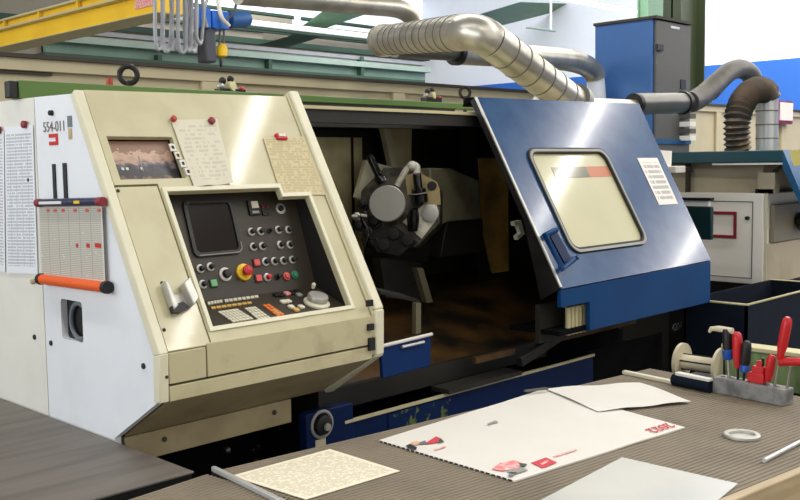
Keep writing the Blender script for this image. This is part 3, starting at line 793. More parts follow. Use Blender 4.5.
def button(u, v, m, sz=.0105):
    p = pp(u, v); cpart(G().obox(p + PN * .004, (sz, 0, 0), PV * sz, PN * .004), 'button', m, bevel=.002)
    cpart(G().obox(p + PN * .0015, (sz * 1.25, 0, 0), PV * sz * 1.25, PN * .0015), 'button_frame', 'black')
for u, v in ((251, 232), (260, 231.5), (278, 230), (288, 230), (253, 247), (262, 246.5), (280, 245), (289.5, 245), (265, 262), (274, 261.5), (283, 261), (292, 260), (200, 269), (210, 267), (202.5, 284.5)):
    knob(u, v)
knob(269, 231, .007, 'dark_steel'); knob(277, 277, .009, 'dark_steel')
knob(267, 277.5, .0115, 'steel_satin', 'red')
button(256, 263, 'red_btn'); button(258, 278.5, 'red_btn'); button(213, 283.5, 'green_btn_light')
for u, v, m in ((286, 276.5, 'red_btn'), (294, 275, 'green_btn')):
    p = pp(u, v); cpart(G().lathe(p, PN, [(0, .013), (.006, .013), (.007, .009), (.012, .008), (.013, .004)], 18), 'round_button', m)
p = pp(225, 274.5); cpart(G().lathe(p, PN, [(0, .021), (.004, .021), (.006, .017), (.007, .017)], 24), 'dial_ring', 'paper_white'); cpart(G().lathe(p + PN * .006, PN, [(0, .014), (.014, .012), (.015, .008)], 20), 'dial', 'black')
p = pp(243, 272.5); cpart(G().lathe(p, PN, [(0, .026), (.008, .026), (.010, .022), (.011, .014)], 28), 'emergency_stop_collar', 'yellow'); cpart(G().lathe(p + PN * .01, PN, [(0, .009), (.012, .009), (.013, .016), (.02, .016), (.024, .010)], 24), 'emergency_stop', 'red')
a = pp(252.5, 208); cpart(G().obox(a + PN * .004, (.019, 0, 0), PV * .024, PN * .004), 'counter_frame', 'black'); cpart(G().obox(pp(253, 205.5) + PN * .009, (.0125, 0, 0), PV * .011, PN * .002), 'counter_label', 'key_white'); cpart(G().obox(pp(254, 213) + PN * .009, (.0125, 0, 0), PV * .004, PN * .002), 'counter_label', 'key_grey')
a = pp(265, 211); cpart(G().obox(a + PN * .002, (.014, 0, 0), PV * .015, PN * .002), 'lamp_block', 'recess_dark')
for u, v in ((262, 207), (267, 207.5), (263, 214), (268, 214)): cpart(G().obox(pp(u, v) + PN * .005, (.004, 0, 0), PV * .004, PN * .001), 'indicator', 'partition_dark' if v > 210 else 'maroon')
p = pp(280, 209); cpart(G().lathe(p, PN, [(0, .018), (.005, .018), (.006, .013), (.007, .013)], 24), 'key_switch_ring', 'steel_satin'); cpart(G().lathe(p + PN * .006 - V((.003, 0, 0)), PN, [(0, .010), (.007, .009)], 18), 'key_switch', 'black')
# keypads on the shelf
def pad(c, m, nx, nz, nm='keypad', keys=True):
    P4 = [qq(u, v, .001) for u, v in c]       # tl tr br bl
    g = G()
    for i in range(nx):
        for j in range(nz):
            def at(a, b): return P4[3].lerp(P4[2], a).lerp(P4[0].lerp(P4[1], a), b)
            e = .10; a0, a1, b0, b1 = (i + e) / nx, (i + 1 - e) / nx, (j + e) / nz, (j + 1 - e) / nz
            g.prism([at(a0, b0), at(a1, b0), at(a1, b1), at(a0, b1)], QN * .003)
    cpart(g, nm, m)
pad([(207, 302.5), (222, 300), (223, 303), (208, 305.5)], 'key_white', 5, 1); pad([(223.5, 300), (258, 295.5), (259, 298), (225, 303)], 'key_white', 8, 1)
pad([(210, 307.5), (251, 302), (252.5, 304), (211.5, 310)], 'key_yellow', 8, 1)
pad([(217, 312), (237, 309.2), (254, 319.5), (233, 323)], 'key_white', 6, 5); pad([(244, 308.5), (255, 307), (271, 318.5), (259, 321)], 'key_white', 4, 5); pad([(262, 305.5), (269, 304.3), (285, 315), (278, 317.5)], 'key_orange', 2, 5); pad([(270, 309.5), (275, 309), (283, 314), (278, 315.5)], 'key_yellow', 1, 1)
q = [qq(u, v) for u, v in ((212, 313), (217, 311), (256, 321), (258, 324), (228, 328), (222, 324))]
for (u, v, m) in ((276, 296, 'black'), (281, 296, 'black'), (287, 294.5, 'mark_pink'), (292, 294, 'black'), (297, 292.5, 'black'), (299, 296, 'key_grey'), (283, 303, 'key_white'), (288, 302.5, 'key_white'), (291, 308, 'key_white'), (296, 311, 'key_yellow'), (301, 308, 'key_white'), (293, 306, 'black')):
    cpart(G().obox(qq(u, v) + QN * .004, (.009, 0, 0), QV * .009, QN * .004), 'button', m, bevel=.002)
p = qq(316.5, 303.5); cpart(G().lathe(p, QN, [(0, .041), (.006, .041), (.010, .034), (.011, .02)], 32), 'handwheel_base', 'key_white'); cpart(G().lathe(p + QN * .011, QN, [(0, .031), (.012, .033), (.018, .030), (.019, .01)], 32), 'handwheel', 'steel_satin')
p = qq(311, 297) + QN * .03; cpart(G().lathe(p, QN, [(0, .005), (.014, .007), (.018, .004)], 14), 'handwheel_grip', 'key_white')

# roof, rear and inner structure
part(G().box(XL + .02, 2.10, 2.56, YB, 1.84, 1.86).box(2.10, 3.12, 2.98, YB, 1.84, 1.86).box(3.12, DX1, 2.60, YB, 1.84, 1.86), 'roof', 'cream_dirty')
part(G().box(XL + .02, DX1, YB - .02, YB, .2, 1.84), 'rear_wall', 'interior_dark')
mat('rail_green', (86, 118, 54), .45, nscale=5)
part(G().box(1.30, 2.2, 2.88, 2.94, 1.862, 1.918).box(2.2, 3.85, 2.88, 2.94, 1.892, 1.918), 'roof_rail', 'rail_green', bevel=.003)
part(G().box(2.2, 3.3, 2.885, 2.935, 1.80, 1.892), 'rail_web', 'interior_dark')
part(G().box(1.272, 1.299, 2.885, 2.925, 1.864, 1.916), 'rail_end_cap', 'black', bevel=.004)
part(G().box(2.1, 3.4, 2.60, 2.64, 1.80, 1.845), 'header', 'interior_dark')
part(G().box(2.1, 3.4, 2.59, 2.60, px(400, 112, 1, 2.59).z, px(400, 109, 1, 2.59).z), 'header_strip', 'box_rim')
# base
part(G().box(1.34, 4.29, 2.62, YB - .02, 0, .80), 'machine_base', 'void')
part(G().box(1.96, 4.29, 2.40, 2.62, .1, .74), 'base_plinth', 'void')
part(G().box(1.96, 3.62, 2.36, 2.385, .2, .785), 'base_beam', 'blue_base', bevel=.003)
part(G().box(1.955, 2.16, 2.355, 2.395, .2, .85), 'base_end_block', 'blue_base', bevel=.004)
part(G().box(2.12, 3.62, 2.352, 2.362, .785, .795), 'beam_edge', 'cream_dirty')
a, b = px(388, 405, 1, 2.358), px(450, 425, 1, 2.358); part(G().box(a.x, b.x, 2.3565, 2.36, .68, .776), 'worn_patch', 'blue_worn')
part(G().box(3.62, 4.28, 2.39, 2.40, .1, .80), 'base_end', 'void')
c = px(677, 327, 1, 2.385); lettering('4204', 'lettering', 'cable_dark', c, (1, 0, 0), (0, 0, 1), .05, LB)
p = px(321, 424, 1, 2.36)
part(G().torus(p + V((0, -.004, 0)), (0, 1, 0), .043, .006, 28, 8), 'dial_ring', 'key_grey'); part(G().lathe(p, (0, -1, 0), [(0, .034), (.02, .032), (.024, .02)], 24), 'dial', 'black')
p2 = px(327, 427, 1, 2.33); part(G().lathe(p2, (0, -1, 0), [(0, .013), (.008, .012), (.009, .005)], 16), 'dial_hub', 'key_grey')
a = px(320, 445, 1, 2.358); part(G().box(a.x - .022, a.x + .022, 2.354, 2.36, a.z - .03, a.z + .02), 'base_label', 'partition_beige')
for u, v in ((226.5, 449.5), (252, 450), (257, 446), (255, 460)):
    p = px(u, v, 1, 2.60); part(G().lathe(p, (0, -1, 0), [(0, .011), (.012, .009), (.016, .004)], 12), 'pipe_fitting', 'steel' if u < 230 else 'dark_steel')

# interior of the working space
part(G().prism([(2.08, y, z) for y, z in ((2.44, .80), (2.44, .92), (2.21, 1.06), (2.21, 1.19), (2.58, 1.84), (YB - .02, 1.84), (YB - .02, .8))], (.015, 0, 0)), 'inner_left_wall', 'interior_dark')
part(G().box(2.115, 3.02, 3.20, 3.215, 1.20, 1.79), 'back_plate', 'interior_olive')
part(G().box(2.115, 3.40, 3.19, 3.2, 1.77, 1.80), 'back_strip', 'black')
x = px(353, 150, 1, 3.19).x; part(G().box(x - .004, x + .004, 3.19, 3.2, 1.3, 1.77), 'plate_joint', 'black')
def poly(pts, y, dpt, nm, m, bev=0): return part(G().prism([px(u, v, 1, y) for u, v in pts], (0, dpt, 0)), nm, m, bevel=bev)
poly([(377, 122), (383, 122), (398, 190), (392, 192)], 3.16, .02, 'panel_gap', 'black')
poly([(382, 122), (389, 122), (402, 186), (397, 190)], 3.12, .03, 'panel_edge', 'interior_grey')
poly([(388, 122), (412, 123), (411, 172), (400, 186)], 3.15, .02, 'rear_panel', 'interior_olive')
poly([(410, 124), (480, 128), (480, 175), (410, 175)], 3.17, .02, 'rear_cover', 'interior_dark')
poly([(366, 160), (395, 168), (400, 190), (372, 208), (356, 197)], 3.05, .02, 'swarf_guard', 'interior_grey')
poly([(472, 158), (508, 158), (509, 284), (497, 292), (480, 225)], 3.16, .02, 'way_cover', 'interior_yellow')
poly([(462, 122), (475, 122), (482, 230), (496, 300), (484, 300), (470, 230)], 3.12, .02, 'way_cover_edge', 'interior_dark')
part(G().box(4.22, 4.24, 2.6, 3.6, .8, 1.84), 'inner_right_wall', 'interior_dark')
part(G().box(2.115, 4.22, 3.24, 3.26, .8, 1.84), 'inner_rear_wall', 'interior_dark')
# sloping chip floor and front sill
g = G(); q = [V((2.12, 2.50, .86)), V((2.12, 3.24, 1.10)), V((2.12, 3.24, 1.08)), V((2.12, 2.50, .84))]
g.solid(q, [p + V((2.1, 0, 0)) for p in q]); part(g, 'chip_floor', 'interior_brown')
part(G().box(2.12, 3.42, 2.47, 2.50, .80, .875), 'front_sill', 'interior_dark')
# vertical casting under the turret and a pale guide
poly([(380, 258), (420, 262), (424, 300), (386, 298)], 2.86, .05, 'apron', 'dark_steel')
poly([(417, 268), (423, 268), (433, 302), (427, 303)], 2.83, .03, 'guide_strip', mat('guide_olive', (112, 106, 84), .5, nscale=8))
# sloped tray lid beside the cover, and the blue tray
g = G(); q = [px(u, v, 1, y) for u, v, y in ((380, 291, 2.6), (420, 300, 2.6), (420, 303, 2.6), (380, 294, 2.6))]
g.solid(q, [p + V((0, .12, .02)) for p in q]); part(g, 'tray_lid', 'interior_dark')
poly([(416, 303), (421, 303), (421, 333), (416, 334)], 2.55, .02, 'tray_post', 'guide_olive')
def tray():
    y = 2.34
    a, b, c, e = [px(u, v, 1, y) for u, v in ((381, 346), (431, 334), (431, 366), (383, 379))]
    TB = part(G().prism([a, b, c, e], (0, .016, 0)), 'swarf_tray', 'blue_bin', bevel=.004)
    g = G(); g.tube([a + V((0, -.004, 0)), b + V((0, -.004, 0))], .0065, 8); g.build('tray_rim', 'paper_white', TB)
    p, q = px(402, 347, 1, y - .008), px(424, 342, 1, y - .008); G().tube([p, q], .0055, 8).build('tray_handle', 'alu', TB)
tray()
p, q = px(519, 362, 1, 2.30), px(562, 334, 1, 2.30)
g = G(); dd = (q - p).normalized(); up = V((0, -1, 0)).cross(dd)
g.obox((p + q) / 2, dd * (q - p).length / 2, up * .02, (0, .015, 0)); part(g, 'drag_arm', 'dark_steel', bevel=.003)
part(G().box(2.62, 3.06, 2.33, 2.42, .798, .815), 'chain_guide', 'interior_dark')
p = px(500, 355, 1, 2.4); part(G().box(p.x - .15, p.x + .1, 2.40, 2.42, p.z - .012, p.z + .012), 'guide_rail', 'interior_brown')

# ---- tool turret
def turret():
    n = V((-.80, -.56, .16)).normalized(); c = px(400, 207, 1, 2.86)
    ax = n.cross(V((0, 0, 1))).normalized(); ay = ax.cross(n).normalized()
    if ax.dot(vx) < 0: pass
    tp = lambda u, v, off=0.: ppl(u, v, c + n * off, n)
    TD = part(G().prism([c - n * .10 + (ax * math.cos(math.radians(22.5 + 45 * k)) + ay * math.sin(math.radians(22.5 + 45 * k))) * .185 for k in range(8)], n * .10), 'tool_turret', 'turret_steel', bevel=.006)
    def tb(g, nm, m, **k): return g.build(nm, m, TD, **k)
    # housing behind, on the right
    q = [px(u, v, 1, 2.96) for u, v in ((430, 168), (451, 168), (479, 180), (482, 219), (448, 222), (432, 230))]
    part(G().prism(q, (0.02, .16, 0)), 'turret_housing', mat('housing_grey', (150, 144, 116), .45, col2=(110, 104, 80), nscale=7, namt=.6), bevel=.008)
    q = [px(u, v, 1, 2.97) for u, v in ((447, 222), (483, 219), (484, 252), (440, 258))]
    part(G().prism(q, (0.02, .16, 0)), 'turret_slide', 'interior_dark', bevel=.006)
    q = [px(u, v, 1, 2.9) for u, v in ((376, 238), (432, 238), (428, 262), (384, 262))]
    part(G().prism(q, (0, .1, 0)), 'turret_support', 'dark_steel', bevel=.006)
    # light facets
    def fac(pts, m, off, th, nm): return tb(G().prism([tp(u, v, off) for u, v in pts], n * th), nm, m)
    fac([(403, 222), (424, 205), (437, 205), (439, 217), (422, 239)], 'turret_light', .001, .012, 'tool_face')
    fac([(424, 192), (440, 190), (441, 205), (424, 205)], 'turret_beige', .001, .010, 'tool_face')
    fac([(405, 176), (418, 172), (437, 182), (440, 190), (424, 192), (408, 195)], 'turret_beige', .001, .006, 'tool_face')
    fac([(370, 236), (395, 226), (418, 242), (400, 256), (378, 252)], 'dark_steel', .001, .03, 'tool_face')
    p = tp(430.5, 213.5, .013); tb(G().lathe(p, n, [(0, .036), (.012, .036), (.014, .03)], 28), 'tool_socket', 'steel_satin')
    p = tp(388.5, 204.5, .02); tb(G().lathe(p, n, [(-.02, .07), (.03, .078), (.036, .074), (.037, .02)], 36), 'turret_cap', 'steel_satin')
    p = tp(432, 186, .008); tb(G().lathe(p, n, [(0, .020), (.01, .019), (.011, .01)], 18), 'empty_socket', 'black')
    for u, v in ((394, 234), (408, 240), (384, 245)):
        p = tp(u, v, .03); tb(G().lathe(p, n, [(0, .026), (.012, .024), (.013, .014)], 18), 'empty_socket', 'black')
    # black boring bar holder
    a, b = tp(420, 202, .02), tp(416.5, 172, .05); dr = b - a
    tb(G().lathe(a, dr, [(0, .036), (.03, .036), (.035, .030), (.055, .030), (.058, .024), (.06, .019), (.115, .018), (.12, .014)], 20), 'boring_bar_holder', 'black_gloss')
    tb(G().lathe(b, dr, [(-.004, .014), (.002, .014), (.003, .01)], 16), 'bar_tip', 'paper_white')
    tb(G().lathe(a + dr * .28, dr, [(0, .037), (.004, .037)], 20), 'holder_ring', 'key_grey')
    a, b = tp(413, 228, .02), tp(413.5, 208, .05)
    tb(G().lathe(a, b - a, [(-.01, .022), (.03, .026), (.05, .026), (.08, .020), (.085, .012)], 18), 'drill_chuck', 'black_gloss')
    a, b = tp(383, 184, -.02), tp(368, 153, -.02)
    tb(G().lathe(a, b - a, [(0, .030), (.03, .030), (.04, .024), (.05, .018), (.13, .017), (.14, .010)], 18), 'boring_bar', 'black_gloss')
    a, b = tp(376, 181, -.015), tp(384, 175, -.015); tb(G().tube([a, b], .006, 8), 'holder_ring', 'steel')
    # coolant nozzle at the top
    a = [tp(u, v, .0) for u, v in ((397, 186), (405, 172), (412, 165), (417, 167), (417, 173))]
    tb(G().tube(smoothpath(a, 6), .014, 12), 'coolant_nozzle', 'turret_light'); tb(G().ball(tp(412, 166, .0), .022), 'nozzle_joint', 'turret_light')
    # blocks and fittings on the dark lower left side
    for u, v, r, m in ((357, 217, .016, 'steel'), (366, 214, .012, 'black_gloss'), (360, 226, .02, 'dark_steel'), (368, 232, .018, 'dark_steel'), (363, 204, .018, 'black'), (372, 244, .02, 'black_gloss'), (375, 222, .024, 'dark_steel')):
        p = tp(u, v, .01); tb(G().lathe(p, n, [(-.02, r * 1.2), (.01, r * 1.2), (.012, r * .8), (.03, r * .7), (.032, r * .3)], 14), 'fitting', m)
    for u0, v0, u1, v1 in ((352, 216, 358, 216), (361, 215, 367, 216)):
        tb(G().tube([tp(u0, v0, .04), tp(u1, v1, .04)], .006, 8), 'fitting', 'paper_white')
    p = [tp(u, v, .03) for u, v in ((366, 205), (362, 218), (368, 232), (364, 246))]
    tb(G().tube(smoothpath(p), .008, 8), 'coolant_line', 'black_gloss')
turret()

# ---- blue sliding door
def door():
    x0, x1 = DX0, DX1
    wx0, wx1, ws0, ws1 = 3.243, 3.82, zs(1.287), zs(1.695)
    win = rrect(wx0, wx1, ws0, ws1, .05, lambda a, b: S(a, b))
    # window measured: wide at the top, narrow towards the bottom
    L0 = zs(1.917)
    D = part(G().plate([S(x0, -.012), S(x0, L0), S(x1 + .06, L0 + .02), S(x1, 0)], [win], SN * -.025), 'sliding_door', 'blue_door')
    dp = lambda g, nm, m, **k: g.build(nm, m, D, **k)
    dp(G().plate(rrect(wx0 - .012, wx1 + .012, ws0 - .012, ws1 + .012, .058, lambda a, b: S(a, b, -.004)), [rrect(wx0 + .012, wx1 - .012, ws0 + .012, ws1 - .012, .042, lambda a, b: S(a, b, -.004))], SN * .012), 'window_seal', 'rubber')
    dp(G().plate(rrect(wx0 - .008, wx1 + .006, ws0 - .010, ws1 + .004, .056, lambda a, b: S(a, b, .008)), [rrect(wx0 + .003, wx1 - .006, ws0 + .002, ws1 - .008, .050, lambda a, b: S(a, b, .008))], SN * .003), 'window_bead', 'key_grey')
    W = dp(G().plate(rrect(wx0, wx1, ws0, ws1, .05, lambda a, b: S(a, b, -.012)), [], SN * .006), 'window_pane', 'window_film')
    a, b = S(3.33, zs(1.585), -.0058), S(3.72, zs(1.625), -.0058)
    def strip(xa, xb, za, zb, m): dp(G().plate([S(xa, zs(za), -.0058), S(xb, zs(za), -.0058), S(xb, zs(zb), -.0058), S(xa, zs(zb), -.0058)], [], SN * .0012), 'window_marking', m)
    strip(3.37, 3.63, 1.582, 1.628, 'film_dark'); strip(3.63, 3.80, 1.582, 1.628, 'film_orange')
    # skirt with a notch at the lower corner
    yk = 2.149
    sk = [V((x0, yk, 1.155)), V((x1, yk, 1.165)), V((x1, yk, .968)), V((3.36, yk, .968)), V((3.27, yk, .968)), V((3.27, yk, 1.085)), V((x0, yk, 1.085))]
    dp(G().plate(sk, [], (0, .02, 0)), 'skirt', 'blue_skirt', bevel=.003)
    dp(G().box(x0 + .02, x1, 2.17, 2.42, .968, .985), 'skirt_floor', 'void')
    # left edge return, with pale worn lip
    g = G(); q = [S(x0, -.01), S(x0, L0), S(x0, L0, -.03), S(x0, .30, -.03), S(x0, -.01, -.11)]
    g.prism(q, (-.008, 0, 0)); dp(g, 'edge_return', 'dark_steel')
    dp(G().obox((S(x0 - .004, -.005, .0) + S(x0 - .004, L0, .0)) / 2, (.006, 0, 0), SV * (L0 + .005) / 2, SN * .003), 'edge_lip', 'steel_satin')
    g = G(); g.prism([V((x1, 2.151, .97)), V((x1, 2.151, 1.165)), S(x1, L0 + .01, -.002), V((x1, 2.9, 1.9)), V((x1, 2.9, .97))], (-.02, 0, 0)); dp(g, 'end_panel', 'blue_skirt')
    # top edge
    dp(G().prism([S(x0, L0, 0), S(x0, L0, -.03), S(x0, L0, -.03) + V((0, .05, -.02)), S(x0, L0, -.0) + V((0, .06, -.0))], (x1 - x0 + .05, 0, 0)), 'top_sheet', 'void')
    # pull handle: a bent blue steel loop
    g = G(); q = [Spx(u, v, .03) for u, v in ((545, 235), (556, 230), (574, 259), (563, 269))]
    path = [Spx(545, 235, .0), q[0], q[3], q[2], q[1], Spx(556, 231, .0)]
    g.tube([q[1], q[0], q[3], q[2]], .012, 10); dp(g, 'pull_handle', 'blue_skirt')
    g = G(); q = [Spx(u, v, .012) for u, v in ((549, 236), (556, 233), (570, 258), (564, 264))]; g.prism(q, SN * .006); dp(g, 'handle_plate', 'blue_base')
    for u, v in ((546, 235), (573, 260)):
        p = Spx(u, v); dp(G().cyl(p, p + SN * .03, .008), 'handle_post', 'blue_skirt')
    # rating sheet
    q = [Spx(u, v, .001) for u, v in ((637, 158), (657, 158), (678, 204), (659, 205))]
    g = G(); g.sheet(q[3], q[2], q[1], q[0], .0012, 4, 8); dp(g, 'instruction_label', 'label_print')
    # notch hardware: hood and fluted roller
    a, b = px(566, 308, 1, 2.2), px(585, 331, 1, 2.2)
    g = G()
    for k in range(5):
        x = a.x + (b.x - a.x) * (k + .5) / 5; g.cyl((x, 2.2, b.z), (x, 2.2, a.z), .011)
    dp(g, 'roller', 'box_rim')
    hd = [px(u, v, 1, 2.18) for u, v in ((564, 307), (568, 302), (583, 300), (589, 305), (590, 316))]
    dp(G().tube(smoothpath(hd, 6), .008, 8), 'hood_rod', 'key_grey')
    dp(G().box(x0 + .01, 3.27, 2.26, 2.28, .93, 1.085), 'notch_back', 'interior_dark')
    # white catch bracket on the inner edge
    q = [px(u, v, 1, 2.5) for u, v in ((514, 222), (521, 220), (525, 234), (518, 240), (517, 236), (521, 233), (518, 225), (515, 226))]
    dp(G().prism(q, (0, .02, 0)), 'catch', 'key_white')
    p = px(547, 288, 1, 2.24); dp(G().ball(p, .014), 'rubber_stop', 'black')
door()

# eye bolts and valves on the roof
def eyebolt(u, v, y, R, r):
    p = px(u, v, 1, y); e = part(G().torus(p, (-.5, -.86, 0), R, r, 28, 10), 'lifting_eye', 'dark_steel'); 
    G().cyl((p.x, p.y, 1.84), (p.x, p.y, p.z - R + r), r * 1.2, seg=14).build('eye_shank', 'dark_steel', e)
eyebolt(128.5, 75, 3.0, .029, .0095); eyebolt(465, 92.5, 3.0, .025, .0075)
def valve(u, v, y, k=1.):
    p = px(u, v, 1, y); e = part(G().box(p.x - .05 * k, p.x + .06 * k, p.y - .02, p.y + .02, 1.84, p.z - .008 * k), 'valve_block', 'dark_steel')
    G().lathe(p + V((0, -.0, 0)), (.3, -.9, .2), [(-.03, .018 * k), (.0, .022 * k), (.02, .02 * k), (.022, .008)], 16).build('valve_body', 'box_rim', e)
    for dx, dz, r, m in ((-.045, .0, .014, 'steel'), (-.035, .02, .014, 'black'), (.0, .028, .013, 'black'), (.05, -.008, .011, 'red'), (.04, -.018, .010, 'black')):
        G().ball((p.x + dx * k, p.y - .01, p.z + dz * k), r * k).build('valve_knob', m, e)
valve(229, 87, 2.95, 1.); valve(430.5, 96, 3.0, .9)
p = px(109.5, 82, 1, 2.95); part(G().cyl((p.x, p.y, 1.84), (p.x, p.y, p.z + .012), .011, seg=14), 'orange_button', 'magnet_red')

# small white funnel and limit switch at the door edge
p = px(666, 158, 1, 2.85)
q = [px(u, v, 1, 2.85) for u, v in ((658, 150), (672, 151), (671, 172), (667, 168))]
G().prism(q, (0, .03, 0)).build('switch_bracket', 'm2_white', LB)
G().box(4.2, q[0].x + .05, 2.86, 2.88, q[0].z - .02, q[0].z).build('switch_arm', 'm2_white', LB)
a, b = px(671, 173, 1, 2.83), px(681, 166, 1, 2.83); G().box(a.x, b.x, 2.8, 2.86, a.z, b.z).build('switch_body', 'paper_white', LB, bevel=.004)
a, b = px(681, 172, 1, 2.83), px(690, 167, 1, 2.83); G().box(a.x, b.x, 2.81, 2.85, a.z, b.z).build('switch_plunger', 'black', LB)

# ---- papers and magnets hung on the lathe
def sidesheet(c, m, nm, th=.0015, x=XL - .003):
    q = [px(u, v, 0, x) for u, v in c]; g = G(); g.sheet(q[3], q[2], q[1], q[0], th, 4, 8); return g.build(nm, m)
tag(sidesheet([(5, 127), (33, 125), (38, 274), (7, 273)], 'list_print', 'printed_list'), 'long white printed table sheet on the white lathe side beside the calendar', 'sheet')
tag(sidesheet([(-20, 133), (4, 131), (5.5, 272), (-18, 268)], 'list_print', 'printed_list'), 'white printed table sheet cut off by the picture edge on the white lathe side', 'sheet')
def magnet(p, n, m, r, label, h=.012):
    tag(G().lathe(p, n, [(0, r), (h * .8, r), (h, r * .7)], 18).build('magnet', m), label, 'magnet', 'magnets on the lathe')
magnet(px(25.5, 124.5, 0, XL - .005), (-1, 0, 0), 'maroon', .0115, 'dark red round magnet at the head of the long printed table sheet')
magnet(px(0, 130, 0, XL - .005), (-1, 0, 0), 'maroon', .012, 'dark red magnet at the picture edge holding the cut-off table sheet')
magnet(px(52.5, 113, 0, XL), (-1, 0, 0), 'mark_black', .008, 'black magnet above the grey number lettering on the white side')
magnet(px(34.5, 281.5, 0, XL), (-1, 0, 0), 'wood_edge', .008, 'small brass coloured magnet beside the orange calendar bar')
for u, v0, v1, lb in ((54, 164, 200, 'thinner black strip above the calendar, nearer the table sheets'), (64.5, 163, 200, 'thicker black strip above the calendar, nearer the cream cover')):
    a, b = px(u, v0, 0, XL), px(u + 1.2, v1, 0, XL)
    tag(G().box(XL - .004, XL - .0005, a.y - (.011 if u < 60 else .014), a.y + .006, b.z, a.z).build('magnetic_strip', 'mark_black'), lb, 'strip')
def calendar():
    x = XL - .012
    T = px(70, 202, 0, x)
    d = thing('wall_calendar', 'grey year calendar with navy head bar and orange foot bar on white side', 'calendar', T)
    q = [px(u, v, 0, x) for u, v in ((38.5, 206), (102, 205), (105.5, 282), (41.5, 275))]
    g = G(); g.sheet(q[3], q[2], q[1], q[0], .001, 4, 10); g.build('sheet', 'calendar_print', d)
    a, b = px(38, 203, 0, x - .006), px(102.5, 201.5, 0, x - .006)
    G().tube([a, b], .0115, 14).build('head_bar', 'navy', d)
    for p, q2 in ((a, b), (b, a)):
        e = (q2 - p).normalized(); G().lathe(p - e * .004, e, [(0, .0125), (.026, .0125)], 14).build('bar_end', 'maroon', d)
    e = (b - a).normalized(); nrm = V((-1, 0, 0))
    G().obox(a.lerp(b, .26) + nrm * .0115, e * .07, (0, 0, .004), nrm * .0008).build('bar_print', 'paper_white', d)
    G().obox(a.lerp(b, .68) + nrm * .0115, e * .016, (0, 0, .004), nrm * .0008).build('bar_print', 'yellow', d)
    a, b = px(41, 279, 0, x - .006), px(107, 287.5, 0, x - .006)
    G().tube([a, b], .0155, 14).build('foot_bar', 'orange', d)
    for p, q2 in ((a, b), (b, a)):
        e = (q2 - p).normalized(); G().lathe(p - e * .006, e, [(0, .0175), (.016, .0175)], 14).build('bar_end', 'mark_black', d)
    for u in (48, 55, 63, 75, 87, 99):
        p = px(u, 210.5, 0, x - .0015); G().obox(p, (0, .009, 0), (0, 0, .004), (.0004, 0, 0)).build('month_mark', 'red_btn', d)
    for u, ww in ((77, .006), (88, .009), (98, .017)):
        p = px(u, 245.5, 0, x - .0015); G().obox(p, (0, ww, 0), (0, 0, .006), (.0004, 0, 0)).build('month_mark', 'red', d)
calendar()
def coversheet(c, m, nm, off=.0015, th=.0012, bend=None):
    q = [Spx(u, v, off) for u, v in c]; g = G(); g.sheet(q[3], q[2], q[1], q[0], th, 10, 10, bend); return g.build(nm, m)
tag(coversheet([(171, 120), (217, 119), (233, 184), (194, 187)], 'panel_sheet', 'notice_sheet', .004, bend=lambda a, c: .006 * (1 - c) ** 2 * math.sin(a * 5) ** 2), 'crumpled grey notice sheet in a clear sleeve hung beside the display window', 'notice')
tag(coversheet([(263, 138), (303, 137), (325, 195), (281, 194)], 'old_sheet', 'notice_sheet', .003), 'yellowed handwritten notice sheet at the upper corner of the control recess', 'notice')
magnet(Spx(173, 119.5, .006), SN, 'magnet_red', .009, 'orange red magnet at the top corner of the grey sleeve notice')
magnet(Spx(211, 121.5, .006), SN, 'maroon', .011, 'brown red magnet at the other top corner of the grey sleeve notice')
d = thing('clip_magnet', 'red and white clip magnet on the yellowed notice sheet', 'magnet', Spx(281, 137, .005))
p = Spx(281, 137, .005); G().obox(p, (.022, 0, 0), SV * .012, SN * .008).build('body', 'red', d, bevel=.005)
G().obox(p + SN * .009 + SV * .002, (.014, 0, 0), SV * .005, SN * .002).build('label', 'paper_white', d)

# ------------------------------------------------------------------ left table
def left_table():
    x0, x1, y0, y1, z = -.6, 1.297, 2.0, 3.7, .9
    d = thing('side_table', 'dark brown smooth topped table butted against the white lathe side', 'table', (.35, 2.8, 0))
    G().box(x0, x1, y0, y1, z - .006, z).build('tabletop', 'table_dark', d, bevel=.0015)
    G().box(x0 + .004, x1 - .004, y0 + .004, y1 - .04, z - .14, z - .006).build('apron', 'black', d)
    for x in (x0 + .08, x1 - .1):
        for y in (y0 + .1, y1 - .1): G().box(x - .03, x + .03, y - .03, y + .03, 0, z - .14).build('leg', 'dark_steel', d)
left_table()

